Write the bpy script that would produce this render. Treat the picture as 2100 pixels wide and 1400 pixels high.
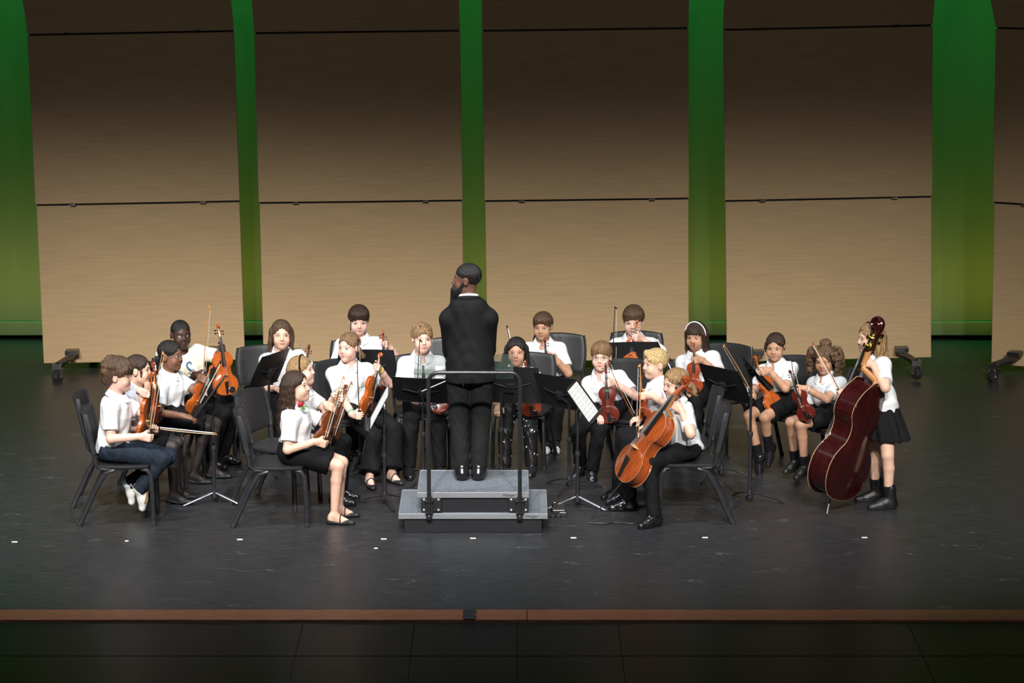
import bpy, bmesh, math, random
import numpy as np
from mathutils import Vector, Matrix, Quaternion
from mathutils.bvhtree import BVHTree

for o in list(bpy.data.objects):
    bpy.data.objects.remove(o, do_unlink=True)
SC = bpy.context.scene
COL = SC.collection
R_ = math.radians

# ------------------------------------------------------------------ camera
FPX = 6600.0                                   # focal length in pixels of the 2100 x 1400 frame
ELEV, DIST = R_(14.0), 24.44
PITCH = ELEV - math.atan(393 / FPX)
CAM = np.array([80 / 270., -DIST * math.cos(ELEV), DIST * math.sin(ELEV)])
FW = np.array([0, math.cos(PITCH), -math.sin(PITCH)])
UP = np.array([0, math.sin(PITCH), math.cos(PITCH)])
cd = bpy.data.cameras.new('camera')
cd.sensor_width = 36.0
cd.lens = 36.0 * FPX / 2100.0
cd.clip_end = 200
cam = bpy.data.objects.new('camera', cd)
COL.objects.link(cam)
cam.location = CAM
cam.rotation_euler = (math.pi / 2 - PITCH, R_(0.0), 0)
SC.camera = cam

# ------------------------------------------------------------------ world, lamps, exposure
W = bpy.data.worlds.new('hall')
SC.world = W
W.use_nodes = True
W.node_tree.nodes['Background'].inputs[0].default_value = (0.6, 0.62, 0.7, 1)
W.node_tree.nodes['Background'].inputs[1].default_value = 0.012
SC.view_settings.view_transform = 'Standard'
SC.view_settings.look = 'None'
SC.view_settings.gamma = 1
SC.view_settings.use_curve_mapping = False
SC.view_settings.exposure = 0.0


def spot(name, loc, aim, watt, angle, col=(1, 1, 1), blend=1.0, size=0.25):
    l = bpy.data.lights.new(name, 'SPOT')
    l.energy = watt
    l.spot_size = R_(angle)
    l.spot_blend = blend
    l.color = col
    l.shadow_soft_size = size
    o = bpy.data.objects.new(name, l)
    COL.objects.link(o)
    o.location = loc
    o.rotation_euler = (Vector(aim) - Vector(loc)).to_track_quat('-Z', 'Y').to_euler()
    return o


def area(name, loc, aim, watt, sx, sy, col):
    l = bpy.data.lights.new(name, 'AREA')
    l.shape = 'RECTANGLE'
    l.size, l.size_y = sx, sy
    l.energy = watt
    l.color = col
    o = bpy.data.objects.new(name, l)
    COL.objects.link(o)
    o.location = loc
    o.rotation_euler = (Vector(aim) - Vector(loc)).to_track_quat('-Z', 'Y').to_euler()
    return o


# front-of-house ellipsoidals, an added front fill, overhead stage lamps and the cyclorama strips
for lx, lw in ((-7.4, 3600), (-4.6, 3900), (-2.2, 3500), (0.3, 3200), (2.8, 3200), (5.2, 2900), (7.8, 2200)):
    spot('front_spot_lamp', (lx, -12.2, 9.7), (lx * 0.72, 2.55, 0.0), lw * 1.95, 25.8, (1.0, 0.965, 0.91))
spot('added_front_fill', (0.3, -13.0, 9.8), (0.3, 3.0, 1.0), 500, 60, (1.0, 0.95, 0.86))  # added weak wide fill, keeps the upper shell panels from going black
spot('overhead_lamp', (-4.2, -1.8, 8.6), (-2.2, 0.4, 0), 1900, 62, (0.86, 0.93, 1.0))
spot('overhead_lamp', (-0.6, -1.2, 8.6), (-0.4, 0.4, 0), 1200, 62, (0.86, 0.93, 1.0))
spot('overhead_lamp', (3.2, -0.8, 8.6), (2.0, 0.6, 0), 700, 60, (0.88, 0.94, 1.0))
area('cyclorama_top_strip', (0.3, 7.1, 7.4), (0.3, 8.0, 4.2), 185, 14, 0.25, (0.06, 1.0, 0.24)).data.spread = R_(42)
area('cyclorama_floor_strip', (0.3, 7.15, 0.06), (0.3, 8.0, 0.8), 42.0, 14, 0.15, (1.0, 0.7, 0.1)).data.spread = R_(95)


# ------------------------------------------------------------------ helpers
def V(*a):
    return np.array(a, dtype=float)


def ray(px, py):
    return V(1, 0, 0) * (px - 1050) / FPX + UP * (700 - py) / FPX + FW


def on_z(px, py, z=0.0):
    r = ray(px, py)
    return CAM + r * (z - CAM[2]) / r[2]


def at_y(px, py, y):
    r = ray(px, py)
    return CAM + r * (y - CAM[1]) / r[1]


def unit(v):
    v = np.asarray(v, float)
    return v / (np.linalg.norm(v) + 1e-12)


MATS = {}


def mat(name, col, rough=0.5, metal=0.0, spec=0.5, noise=None, bump=None, coat=0.0, alpha=1.0, trans=0.0, streak=None):
    """Principled material; noise=(scale, amount, (sx,sy,sz)) varies the colour, bump=(scale, strength, (sx,sy,sz)) the surface."""
    if name in MATS:
        return MATS[name]
    m = bpy.data.materials.new(name)
    m.use_nodes = True
    nt = m.node_tree
    b = nt.nodes['Principled BSDF']
    b.inputs['Base Color'].default_value = (*col, 1)
    b.inputs['Roughness'].default_value = rough
    b.inputs['Metallic'].default_value = metal
    b.inputs['Specular IOR Level'].default_value = spec
    b.inputs['Coat Weight'].default_value = coat
    b.inputs['Coat Roughness'].default_value = 0.12
    b.inputs['Transmission Weight'].default_value = trans
    if alpha < 1:
        b.inputs['Alpha'].default_value = alpha

    def tex(scale, sc, det=4.0):
        tc = nt.nodes.new('ShaderNodeTexCoord')
        mp = nt.nodes.new('ShaderNodeMapping')
        mp.inputs['Scale'].default_value = sc
        n = nt.nodes.new('ShaderNodeTexNoise')
        n.inputs['Scale'].default_value = scale
        n.inputs['Detail'].default_value = det
        nt.links.new(tc.outputs['Object'], mp.inputs['Vector'])
        nt.links.new(mp.outputs['Vector'], n.inputs['Vector'])
        return n
    if noise:
        n = tex(noise[0], noise[2])
        r = nt.nodes.new('ShaderNodeValToRGB')
        a = noise[1]
        r.color_ramp.elements[0].position = 0.3
        r.color_ramp.elements[1].position = 0.7
        r.color_ramp.elements[0].color = (*[max(0, c * (1 - a)) for c in col], 1)
        r.color_ramp.elements[1].color = (*[min(1, c * (1 + a)) for c in col], 1)
        nt.links.new(n.outputs['Fac'], r.inputs['Fac'])
        nt.links.new(r.outputs['Color'], b.inputs['Base Color'])
    if bump:
        n = tex(bump[0], bump[2])
        bp = nt.nodes.new('ShaderNodeBump')
        bp.inputs['Strength'].default_value = bump[1]
        bp.inputs['Distance'].default_value = 0.01
        nt.links.new(n.outputs['Fac'], bp.inputs['Height'])
        nt.links.new(bp.outputs['Normal'], b.inputs['Normal'])
    MATS[name] = m
    return m


def mesh_np(name, v, faces, smooth=True):
    """faces: (n,3) or (n,4) int array, or a python list of lists."""
    me = bpy.data.meshes.new(name)
    v = np.asarray(v, np.float32)
    if isinstance(faces, list):
        me.from_pydata([tuple(map(float, p)) for p in v], [], faces)
    else:
        n, k = faces.shape
        me.vertices.add(len(v))
        me.vertices.foreach_set('co', v.ravel())
        me.loops.add(n * k)
        me.loops.foreach_set('vertex_index', faces.astype(np.int32).ravel())
        me.polygons.add(n)
        me.polygons.foreach_set('loop_start', np.arange(0, n * k, k, dtype=np.int32))
        me.polygons.foreach_set('loop_total', np.full(n, k, np.int32))
        me.update(calc_edges=True)
    if smooth:
        me.polygons.foreach_set('use_smooth', np.ones(len(me.polygons), bool))
    me.update()
    return me


def obj(name, me, m=None, parent=None, loc=None, rot=None):
    o = bpy.data.objects.new(name, me)
    COL.objects.link(o)
    if m is not None and me is not None:
        ms = m if isinstance(m, (list, tuple)) else [m]
        if len(me.materials) == 0:
            for x in ms:
                me.materials.append(x)
        else:
            for i, x in enumerate(ms):
                if me.materials[i] != x:
                    o.material_slots[i].link = 'OBJECT'
                    o.material_slots[i].material = x
    if parent is not None:
        o.parent = parent
    if loc is not None:
        o.location = loc
    if rot is not None:
        o.rotation_euler = rot
    return o


def tag(o, label=None, cat=None, group=None, kind=None):
    if label:
        o['label'] = label
    if cat:
        o['category'] = cat
    if group:
        o['group'] = group
    if kind:
        o['kind'] = kind
    return o


def empty(name, loc=(0, 0, 0), rz=0.0, label=None, cat=None, group=None, M=None):
    o = bpy.data.objects.new(name, None)
    COL.objects.link(o)
    o.empty_display_size = 0.1
    if M is not None:
        o.matrix_world = M
    else:
        o.location = loc
        o.rotation_euler = (0, 0, rz)
    return tag(o, label, cat, group)


class MB:
    """collects simple solids; me() gives one mesh"""

    def __init__(s):
        s.v, s.f = [], []

    def add(s, v, f):
        n = len(s.v)
        s.v += [tuple(map(float, p)) for p in v]
        s.f += [[i + n for i in q] for q in f]
        return s

    def box(s, c, d, M=None):
        c, d = np.array(c, float), np.array(d, float) / 2
        p = np.array([[x, y, z] for x in (-1, 1) for y in (-1, 1) for z in (-1, 1)]) * d
        if M is not None:
            p = p @ np.array(M).T
        return s.add(p + c, [[0, 1, 3, 2], [4, 6, 7, 5], [0, 4, 5, 1], [2, 3, 7, 6], [0, 2, 6, 4], [1, 5, 7, 3]])

    def tube(s, pts, r, n=8, flat=None, cap=True):
        """sweep along pts; r number or list; flat=(axis, factor) squashes the section along an axis"""
        pts = [np.array(p, float) for p in pts]
        m = len(pts)
        rs = r if isinstance(r, (list, tuple, np.ndarray)) else [r] * m
        prev = None
        vs = []
        for i in range(m):
            t = unit(pts[min(i + 1, m - 1)] - pts[max(i - 1, 0)])
            if prev is None:
                a = V(0, 0, 1) if abs(t[2]) < 0.9 else V(1, 0, 0)
                u = unit(np.cross(t, a))
            else:
                u = unit(prev - t * (prev @ t))
            prev = u
            w = np.cross(t, u)
            for k in range(n):
                an = 2 * math.pi * k / n
                o = rs[i] * (math.cos(an) * u + math.sin(an) * w)
                if flat is not None:
                    ax = unit(flat[0])
                    o = o + ax * (o @ ax) * (flat[1] - 1)
                vs.append(pts[i] + o)
        f = []
        for i in range(m - 1):
            for k in range(n):
                k2 = (k + 1) % n
                f.append([i * n + k, i * n + k2, (i + 1) * n + k2, (i + 1) * n + k])
        if cap:
            f.append(list(range(n))[::-1])
            f.append([(m - 1) * n + k for k in range(n)])
        return s.add(vs, f)

    def lathe(s, prof, n=16, M=None, c=(0, 0, 0)):
        vs, f = [], []
        for (r, z) in prof:
            for k in range(n):
                a = 2 * math.pi * k / n
                vs.append((r * math.cos(a), r * math.sin(a), z))
        for i in range(len(prof) - 1):
            for k in range(n):
                k2 = (k + 1) % n
                f.append([i * n + k, i * n + k2, (i + 1) * n + k2, (i + 1) * n + k])
        f.append(list(range(n))[::-1])
        f.append([(len(prof) - 1) * n + k for k in range(n)])
        vs = np.array(vs)
        if M is not None:
            vs = vs @ np.array(M).T
        return s.add(vs + np.array(c), f)

    def prism(s, poly, y0, y1, plane='xz', M=None, c=(0, 0, 0)):
        """extrude a 2-D polygon between y0 and y1"""
        n = len(poly)
        vs = [(x, y0, z) for x, z in poly] + [(x, y1, z) for x, z in poly]
        f = [list(range(n)), list(range(n, 2 * n))[::-1]]
        f += [[i, i + n, (i + 1) % n + n, (i + 1) % n] for i in range(n)]
        vs = np.array(vs, float)
        if plane == 'xy':
            vs = vs[:, [0, 2, 1]]
            f = [q[::-1] for q in f]
        if M is not None:
            vs = vs @ np.array(M).T
        return s.add(vs + np.array(c), f)

    def me(s, name, smooth=False, bevel=0.0, seg=2):
        me = bpy.data.meshes.new(name)
        me.from_pydata(s.v, [], s.f)
        bm = bmesh.new()
        bm.from_mesh(me)
        bmesh.ops.recalc_face_normals(bm, faces=bm.faces)
        if bevel > 0:
            es = [e for e in bm.edges if len(e.link_faces) == 2 and e.calc_face_angle(0) > 0.6]
            bmesh.ops.bevel(bm, geom=es, offset=bevel, segments=seg, profile=0.5, affect='EDGES', clamp_overlap=True)
        bm.to_mesh(me)
        bm.free()
        if smooth:
            me.polygons.foreach_set('use_smooth', np.ones(len(me.polygons), bool))
            try:
                me.set_sharp_from_angle(angle=R_(40))
            except Exception:
                pass
        me.update()
        return me


def basis(y=None, z=None, x=None):
    """Matrix3 (columns x,y,z) with z exact and y (or x) as hint"""
    z = unit(z)
    if y is not None:
        y = unit(np.array(y) - z * (np.array(y) @ z))
        x = np.cross(y, z)
    else:
        x = unit(np.array(x) - z * (np.array(x) @ z))
        y = np.cross(z, x)
    return np.stack([x, y, z], 1)


def mat4(M3, loc):
    m = Matrix.Identity(4)
    for i in range(3):
        for j in range(3):
            m[i][j] = M3[i][j]
        m[i][3] = loc[i]
    return m


def catmull(pts, n):
    P = np.array(pts, float)
    P = np.vstack([2 * P[0] - P[1], P, 2 * P[-1] - P[-2]])
    out = []
    for i in range(1, len(P) - 2):
        for k in range(n):
            t = k / n
            a, b, c, d = P[i - 1], P[i], P[i + 1], P[i + 2]
            out.append(0.5 * (2 * b + (c - a) * t + (2 * a - 5 * b + 4 * c - d) * t * t + (3 * b - a - 3 * c + d) * t ** 3))
    out.append(P[-2])
    return np.array(out)


# ---- signed distance fields turned into meshes (surface nets)
class Field:
    def __init__(s, lo, hi, h):
        s.lo = np.array(lo, np.float32)
        s.h = h
        s.n = np.maximum(4, np.ceil((np.array(hi) - np.array(lo)) / h).astype(int) + 1)
        s.d = np.full(s.n, 0.06, np.float32)
        s.ax = [s.lo[i] + np.arange(s.n[i], dtype=np.float32) * h for i in range(3)]

    def reg(s, lo, hi):
        sl = []
        for i in range(3):
            a = int(max(0, math.floor((lo[i] - s.lo[i]) / s.h)))
            b = int(min(s.n[i], math.ceil((hi[i] - s.lo[i]) / s.h) + 1))
            if b <= a:
                return None, None
            sl.append(slice(a, b))
        g = np.meshgrid(*[s.ax[i][sl[i]] for i in range(3)], indexing='ij')
        return tuple(sl), np.stack(g, -1)

    def put(s, sl, e, k=0.0, op='add'):
        d = s.d[sl]
        if op == 'sub':
            e = -e
        if k > 0:
            h = np.maximum(k - np.abs(d - e), 0) / k
            q = h * h * k * 0.25
            s.d[sl] = (np.minimum(d, e) - q) if op == 'add' else (np.maximum(d, e) + q)
        else:
            s.d[sl] = np.minimum(d, e) if op == 'add' else np.maximum(d, e)

    def cone(s, a, b, ra, rb, k=0.0, op='add'):
        a, b = np.array(a, np.float32), np.array(b, np.float32)
        m = max(ra, rb) + 0.03 + k
        sl, P = s.reg(np.minimum(a, b) - m, np.maximum(a, b) + m)
        if sl is None:
            return s
        ab = b - a
        q = P - a
        t = np.clip((q @ ab) / max(float(ab @ ab), 1e-9), 0, 1)
        e = np.linalg.norm(q - t[..., None] * ab, axis=-1) - (ra + (rb - ra) * t)
        s.put(sl, e, k, op)
        return s

    def ell(s, c, r, M=None, k=0.0, op='add'):
        c, r = np.array(c, np.float32), np.array(r, np.float32)
        m = float(r.max()) + 0.03 + k
        sl, P = s.reg(c - m, c + m)
        if sl is None:
            return s
        q = P - c
        if M is not None:
            q = q @ np.array(M, np.float32)
        k0 = np.linalg.norm(q / r, axis=-1)
        k1 = np.linalg.norm(q / (r * r), axis=-1) + 1e-6
        s.put(sl, k0 * (k0 - 1) / k1, k, op)
        return s

    def fn(s, lo, hi, f, k=0.0, op='add'):
        sl, P = s.reg(lo, hi)
        if sl is not None:
            s.put(sl, f(P).astype(np.float32), k, op)
        return s

    def all(s):
        return np.stack(np.meshgrid(*s.ax, indexing='ij'), -1)

    def mesh(s):
        d = s.d.copy()
        d[0], d[-1], d[:, 0], d[:, -1], d[:, :, 0], d[:, :, -1] = [0.05] * 6
        ins = d < 0
        nx, ny, nz = d.shape
        cnt = np.zeros((nx - 1, ny - 1, nz - 1), np.int8)
        for i in (0, 1):
            for j in (0, 1):
                for k in (0, 1):
                    cnt += ins[i:nx - 1 + i, j:ny - 1 + j, k:nz - 1 + k]
        act = (cnt > 0) & (cnt < 8)
        ids = np.full(cnt.shape, -1, np.int64)
        I = np.argwhere(act)
        ids[act] = np.arange(len(I))
        pos = np.zeros((len(I), 3), np.float32)
        num = np.zeros(len(I), np.float32)
        cs = [(i, j, k) for i in (0, 1) for j in (0, 1) for k in (0, 1)]
        for a in cs:
            for ax in range(3):
                if a[ax]:
                    continue
                b = list(a)
                b[ax] = 1
                d0 = d[I[:, 0] + a[0], I[:, 1] + a[1], I[:, 2] + a[2]]
                d1 = d[I[:, 0] + b[0], I[:, 1] + b[1], I[:, 2] + b[2]]
                x = (d0 < 0) != (d1 < 0)
                t = np.where(x, d0 / np.where(x, d0 - d1, 1), 0)
                p = np.array(a, np.float32)[None].repeat(len(I), 0)
                p[:, ax] += t
                pos[x] += p[x]
                num[x] += 1
        pos = (pos / num[:, None] + I) * s.h + s.lo
        Q = []
        for ax in range(3):
            sh0 = [slice(0, n) for n in d.shape]
            sh1 = [slice(0, n) for n in d.shape]
            sh0[ax] = slice(0, d.shape[ax] - 1)
            sh1[ax] = slice(1, d.shape[ax])
            x = ins[tuple(sh0)] != ins[tuple(sh1)]
            E_ = np.argwhere(x)
            o1, o2 = (ax + 1) % 3, (ax + 2) % 3
            E_ = E_[(E_[:, o1] > 0) & (E_[:, o2] > 0)]
            if not len(E_):
                continue
            flip = ins[E_[:, 0], E_[:, 1], E_[:, 2]]
            q = []
            for (u, w) in ((-1, -1), (0, -1), (0, 0), (-1, 0)):
                c = E_.copy()
                c[:, o1] += u
                c[:, o2] += w
                q.append(ids[c[:, 0], c[:, 1], c[:, 2]])
            q = np.stack(q, 1)
            q[~flip] = q[~flip][:, ::-1]
            Q.append(q)
        return pos, np.concatenate(Q)


def join(parts):
    vs, fs, n = [], [], 0
    for v, f in parts:
        vs.append(v)
        fs.append(f + n)
        n += len(v)
    return np.concatenate(vs), np.concatenate(fs)


# ------------------------------------------------------------------ the stage itself
def floor_mat():
    m = bpy.data.materials.new('black_stage_floor')
    m.use_nodes = True
    nt = m.node_tree
    b = nt.nodes['Principled BSDF']
    tc = nt.nodes.new('ShaderNodeTexCoord')

    def noise(scale, sc, det, rough=0.6):
        mp = nt.nodes.new('ShaderNodeMapping')
        mp.inputs['Scale'].default_value = sc
        n = nt.nodes.new('ShaderNodeTexNoise')
        n.inputs['Scale'].default_value = scale
        n.inputs['Detail'].default_value = det
        n.inputs['Roughness'].default_value = rough
        nt.links.new(tc.outputs['Object'], mp.inputs['Vector'])
        nt.links.new(mp.outputs['Vector'], n.inputs['Vector'])
        return n
    streak = noise(6, (0.9, 14, 1), 6, 0.75)
    big = noise(0.7, (1, 1.3, 1), 3)
    r1 = nt.nodes.new('ShaderNodeValToRGB')
    r1.color_ramp.elements[0].position = 0.36
    r1.color_ramp.elements[0].color = (0.009, 0.0095, 0.0105, 1)
    r1.color_ramp.elements[1].position = 0.68
    r1.color_ramp.elements[1].color = (0.044, 0.046, 0.05, 1)
    nt.links.new(streak.outputs['Fac'], r1.inputs['Fac'])
    # fine pale scuffs: thin bands of a distorted noise, masked by a broad one
    sc = noise(1.6, (0.8, 1.6, 1), 5, 0.62)
    ab = nt.nodes.new('ShaderNodeMath')
    ab.operation = 'SUBTRACT'
    ab.inputs[1].default_value = 0.5
    nt.links.new(sc.outputs['Fac'], ab.inputs[0])
    ab2 = nt.nodes.new('ShaderNodeMath')
    ab2.operation = 'ABSOLUTE'
    nt.links.new(ab.outputs[0], ab2.inputs[0])
    r2 = nt.nodes.new('ShaderNodeValToRGB')
    r2.color_ramp.elements[0].position = 0.0
    r2.color_ramp.elements[0].color = (1, 1, 1, 1)
    r2.color_ramp.elements[1].position = 0.007
    r2.color_ramp.elements[1].color = (0, 0, 0, 1)
    nt.links.new(ab2.outputs[0], r2.inputs['Fac'])
    msk = noise(3.0, (1, 2, 1), 3)
    r3 = nt.nodes.new('ShaderNodeValToRGB')
    r3.color_ramp.elements[0].position = 0.56
    r3.color_ramp.elements[0].color = (0, 0, 0, 1)
    r3.color_ramp.elements[1].position = 0.68
    r3.color_ramp.elements[1].color = (0.5, 0.5, 0.5, 1)
    nt.links.new(msk.outputs['Fac'], r3.inputs['Fac'])
    mu = nt.nodes.new('ShaderNodeMath')
    mu.operation = 'MULTIPLY'
    nt.links.new(r2.outputs['Color'], mu.inputs[0])
    nt.links.new(r3.outputs['Color'], mu.inputs[1])
    mx = nt.nodes.new('ShaderNodeMix')
    mx.data_type = 'RGBA'
    nt.links.new(mu.outputs[0], mx.inputs['Factor'])
    nt.links.new(r1.outputs['Color'], mx.inputs['A'])
    mx.inputs['B'].default_value = (0.3, 0.3, 0.3, 1)
    nt.links.new(mx.outputs['Result'], b.inputs['Base Color'])
    rr = nt.nodes.new('ShaderNodeMapRange')
    rr.inputs['To Min'].default_value = 0.32
    rr.inputs['To Max'].default_value = 0.46
    nt.links.new(big.outputs['Fac'], rr.inputs['Value'])
    nt.links.new(rr.outputs['Result'], b.inputs['Roughness'])
    b.inputs['Specular IOR Level'].default_value = 0.5
    bp = nt.nodes.new('ShaderNodeBump')
    bp.inputs['Strength'].default_value = 0.3
    bp.inputs['Distance'].default_value = 0.004
    nt.links.new(streak.outputs['Fac'], bp.inputs['Height'])
    nt.links.new(bp.outputs['Normal'], b.inputs['Normal'])
    MATS['floor'] = m
    return m


FLOOR = floor_mat()
MATTE_BLACK = mat('matte_black', (0.012, 0.012, 0.013), 0.55, bump=(60, 0.1, (1, 1, 1)))
STEEL = mat('black_steel', (0.02, 0.02, 0.023), 0.28, 0.0, 0.6, noise=(30, 0.2, (1, 1, 1)))
CHROME = mat('bright_steel', (0.62, 0.63, 0.66), 0.22, 1.0, noise=(40, 0.1, (1, 1, 1)))
RUBBER = mat('rubber', (0.012, 0.012, 0.012), 0.75, bump=(80, 0.1, (1, 1, 1)))

m = MB().box((0.3, 4.0, -0.15), (24, 12.36, 0.3))
tag(obj('floor', m.me('floor'), FLOOR), 'glossy black stage floor with scuff marks', kind='structure')
# apron in front of the wooden nosing, in separate trap boards
APR = mat('apron_black', (0.006, 0.006, 0.006), 0.38, spec=0.22, bump=(9, 0.25, (1, 12, 1)), noise=(5, 0.5, (1, 10, 1)))
apr = tag(obj('floor_apron', MB().box((0.3, -4.6, -0.19), (24, 4.34, 0.3)).me('apron_base'), APR), 'dark stage apron in front of the wooden strip', kind='structure')
bx = [-11.7, -3.62, -1.13, -0.37, 0.33, 1.02, 3.0, 12.3]
for i in range(len(bx) - 1):
    for (y0, y1) in ((-3.27, -2.44), (-6.7, -3.28)):
        mm = MB().box(((bx[i] + bx[i + 1]) / 2, (y0 + y1) / 2, -0.03), (bx[i + 1] - bx[i] - 0.004, y1 - y0 - 0.004, 0.03))
        obj('apron_board', mm.me('apron_board'), APR, apr)
# wooden nosing strip: one board per length
WOOD = mat('nosing_wood', (0.17, 0.062, 0.028), 0.42, noise=(7, 0.45, (1.2, 18, 18)), bump=(12, 0.15, (1, 16, 16)))
ns = tag(empty('trim_1', (0.3, -2.305, 0)), 'long reddish brown wooden strip along the stage edge', kind='structure')
xs = [-12, -3.3, 0.40, 4.1, 12.6]
for i in range(4):
    mm = MB().box(((xs[i] + xs[i + 1]) / 2 - 0.3, 0, -0.014), (xs[i + 1] - xs[i] - 0.004, 0.25, 0.03))
    obj('board', mm.me('nosing_board', bevel=0.004), WOOD, ns)
hp = tag(obj('floor_hinge_plate', MB().prism([(-.04, -.13), (.04, -.13), (.05, -.06), (.04, 0.0), (.05, .06), (.04, .13), (-.04, .13), (-.05, .06), (-.04, 0), (-.05, -.06)], 0.0, 0.004, 'xy').me('hinge_plate'), STEEL, loc=(on_z(963, 1259)[0], -2.31, 0.0015)),
         'small black metal hinge plate set in the wooden strip', 'hinge plate')
# little white spike marks
TAPE = mat('white_tape', (0.85, 0.85, 0.83), 0.6, noise=(50, 0.08, (1, 1, 1)))
tl = ['white tape mark nearest the left edge of the stage', 'white tape mark in front of the chair of the boy in white sneakers',
      'white tape mark in front of the girl with the red flower', 'white tape mark just left of the podium', 'white tape dash lower than the row of marks left of the podium', 'white tape mark centred in front of the podium',
      'white tape mark just right of the podium', 'white tape mark in front of the cellist', 'white tape mark in front of the double bass']
for (x, y), l in zip(((30, 1111), (260, 1109), (492, 1106), (787, 1105), (771, 1124), (970, 1103.5), (1176, 1102.5), (1446, 1102), (1773, 1102)), tl):
    p = on_z(x, y)
    w = 0.042 if x not in (260, 771) else 0.026
    tag(obj('floor_tape_mark', MB().box((0, 0, 0.001), (w, 0.028, 0.002)).me('tape'), TAPE, loc=p), l, 'tape mark', 'white tape marks along the front of the stage')

# cyclorama behind the shells
CYC = mat('cyclorama_cloth', (0.085, 0.125, 0.06), 0.9, noise=(1.5, 0.06, (3, 1, 0.3)))
nx, nz = 90, 2
vv, ff = [], []
for i in range(nx + 1):
    x = -12 + 24.6 * i / nx
    for z in (0.16, 7.2):
        vv.append((x, 8.0 + 0.012 * math.sin(x * 5.0) + 0.008 * math.sin(x * 13), z))
for i in range(nx):
    ff.append([2 * i, 2 * i + 2, 2 * i + 3, 2 * i + 1])
cy = tag(obj('wall_back', mesh_np('cyclorama', vv, ff), CYC), 'pale backdrop cloth lit green behind the shell panels', kind='structure')
obj('hem', MB().box((0.3, 7.985, 0.12), (24.6, 0.05, 0.14)).me('hem', bevel=0.01), CYC, cy)
tag(obj('wall_rear', MB().box((0.3, 8.6, 3.5), (26, 0.2, 8)).me('rear'), MATTE_BLACK), kind='structure')

# acoustic shells
SHELL = mat('shell_veneer', (0.48, 0.335, 0.185), 0.55, spec=0.25, noise=(3.2, 0.07, (0.8, 1, 16)), bump=(5, 0.04, (0.6, 1, 20)))
SHELLB = mat('shell_back', (0.05, 0.045, 0.04), 0.7, noise=(5, 0.2, (1, 1, 1)))
YS = 6.35


def panel_mesh(w, h, bow=0.0, th=0.035, r=0.012):
    m = MB()
    n = 10
    for side in (0,):
        pass
    fr, bk = [], []
    vs, fs = [], []
    for j in (0, 1):
        for i in range(n + 1):
            x = -w / 2 + w * i / n
            vs.append((x, -bow * (1 - (2 * i / n - 1) ** 2), j * h))
    for j in (0, 1):
        for i in range(n + 1):
            x = -w / 2 + w * i / n
            vs.append((x, th - bow * (1 - (2 * i / n - 1) ** 2), j * h))
    k = n + 1
    for i in range(n):
        fs.append([i, i + 1, k + i + 1, k + i])
        fs.append([2 * k + i, 3 * k + i, 3 * k + i + 1, 2 * k + i + 1])
        fs.append([i, 2 * k + i, 2 * k + i + 1, i + 1])
        fs.append([k + i, k + i + 1, 3 * k + i + 1, 3 * k + i])
    fs.append([0, k, 3 * k, 2 * k])
    fs.append([n, 2 * k + n, 3 * k + n, k + n])
    return m.add(vs, fs).me('panel', bevel=0.004, seg=1)


def caster(parent, c, s=1.0, yaw=0.0):
    M = basis(x=(math.cos(yaw), math.sin(yaw), 0), z=(0, 0, 1))
    q = MB()
    q.lathe([(0.012, -0.03), (0.048, -0.03), (0.052, -0.02), (0.052, 0.02), (0.048, 0.03), (0.012, 0.03)], 16, basis(y=(0, 0, 1), z=(1, 0, 0)), (0, 0, 0.052))
    w = obj('caster', q.me('caster_wheel', True), RUBBER, parent, c)
    w.rotation_euler = (0, 0, yaw)
    f = MB()
    for sx in (-1, 1):
        f.box((sx * 0.038, 0.01, 0.085), (0.006, 0.045, 0.075))
        f.lathe([(0.012, 0), (0.012, 0.012)], 10, basis(y=(0, 0, 1), z=(sx, 0, 0)), (sx * 0.04, 0, 0.052))
    f.box((0, 0.01, 0.125), (0.085, 0.06, 0.012))
    obj('caster_fork', f.me('caster_fork', bevel=0.002, seg=1), CHROME, w)
    return w


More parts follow.
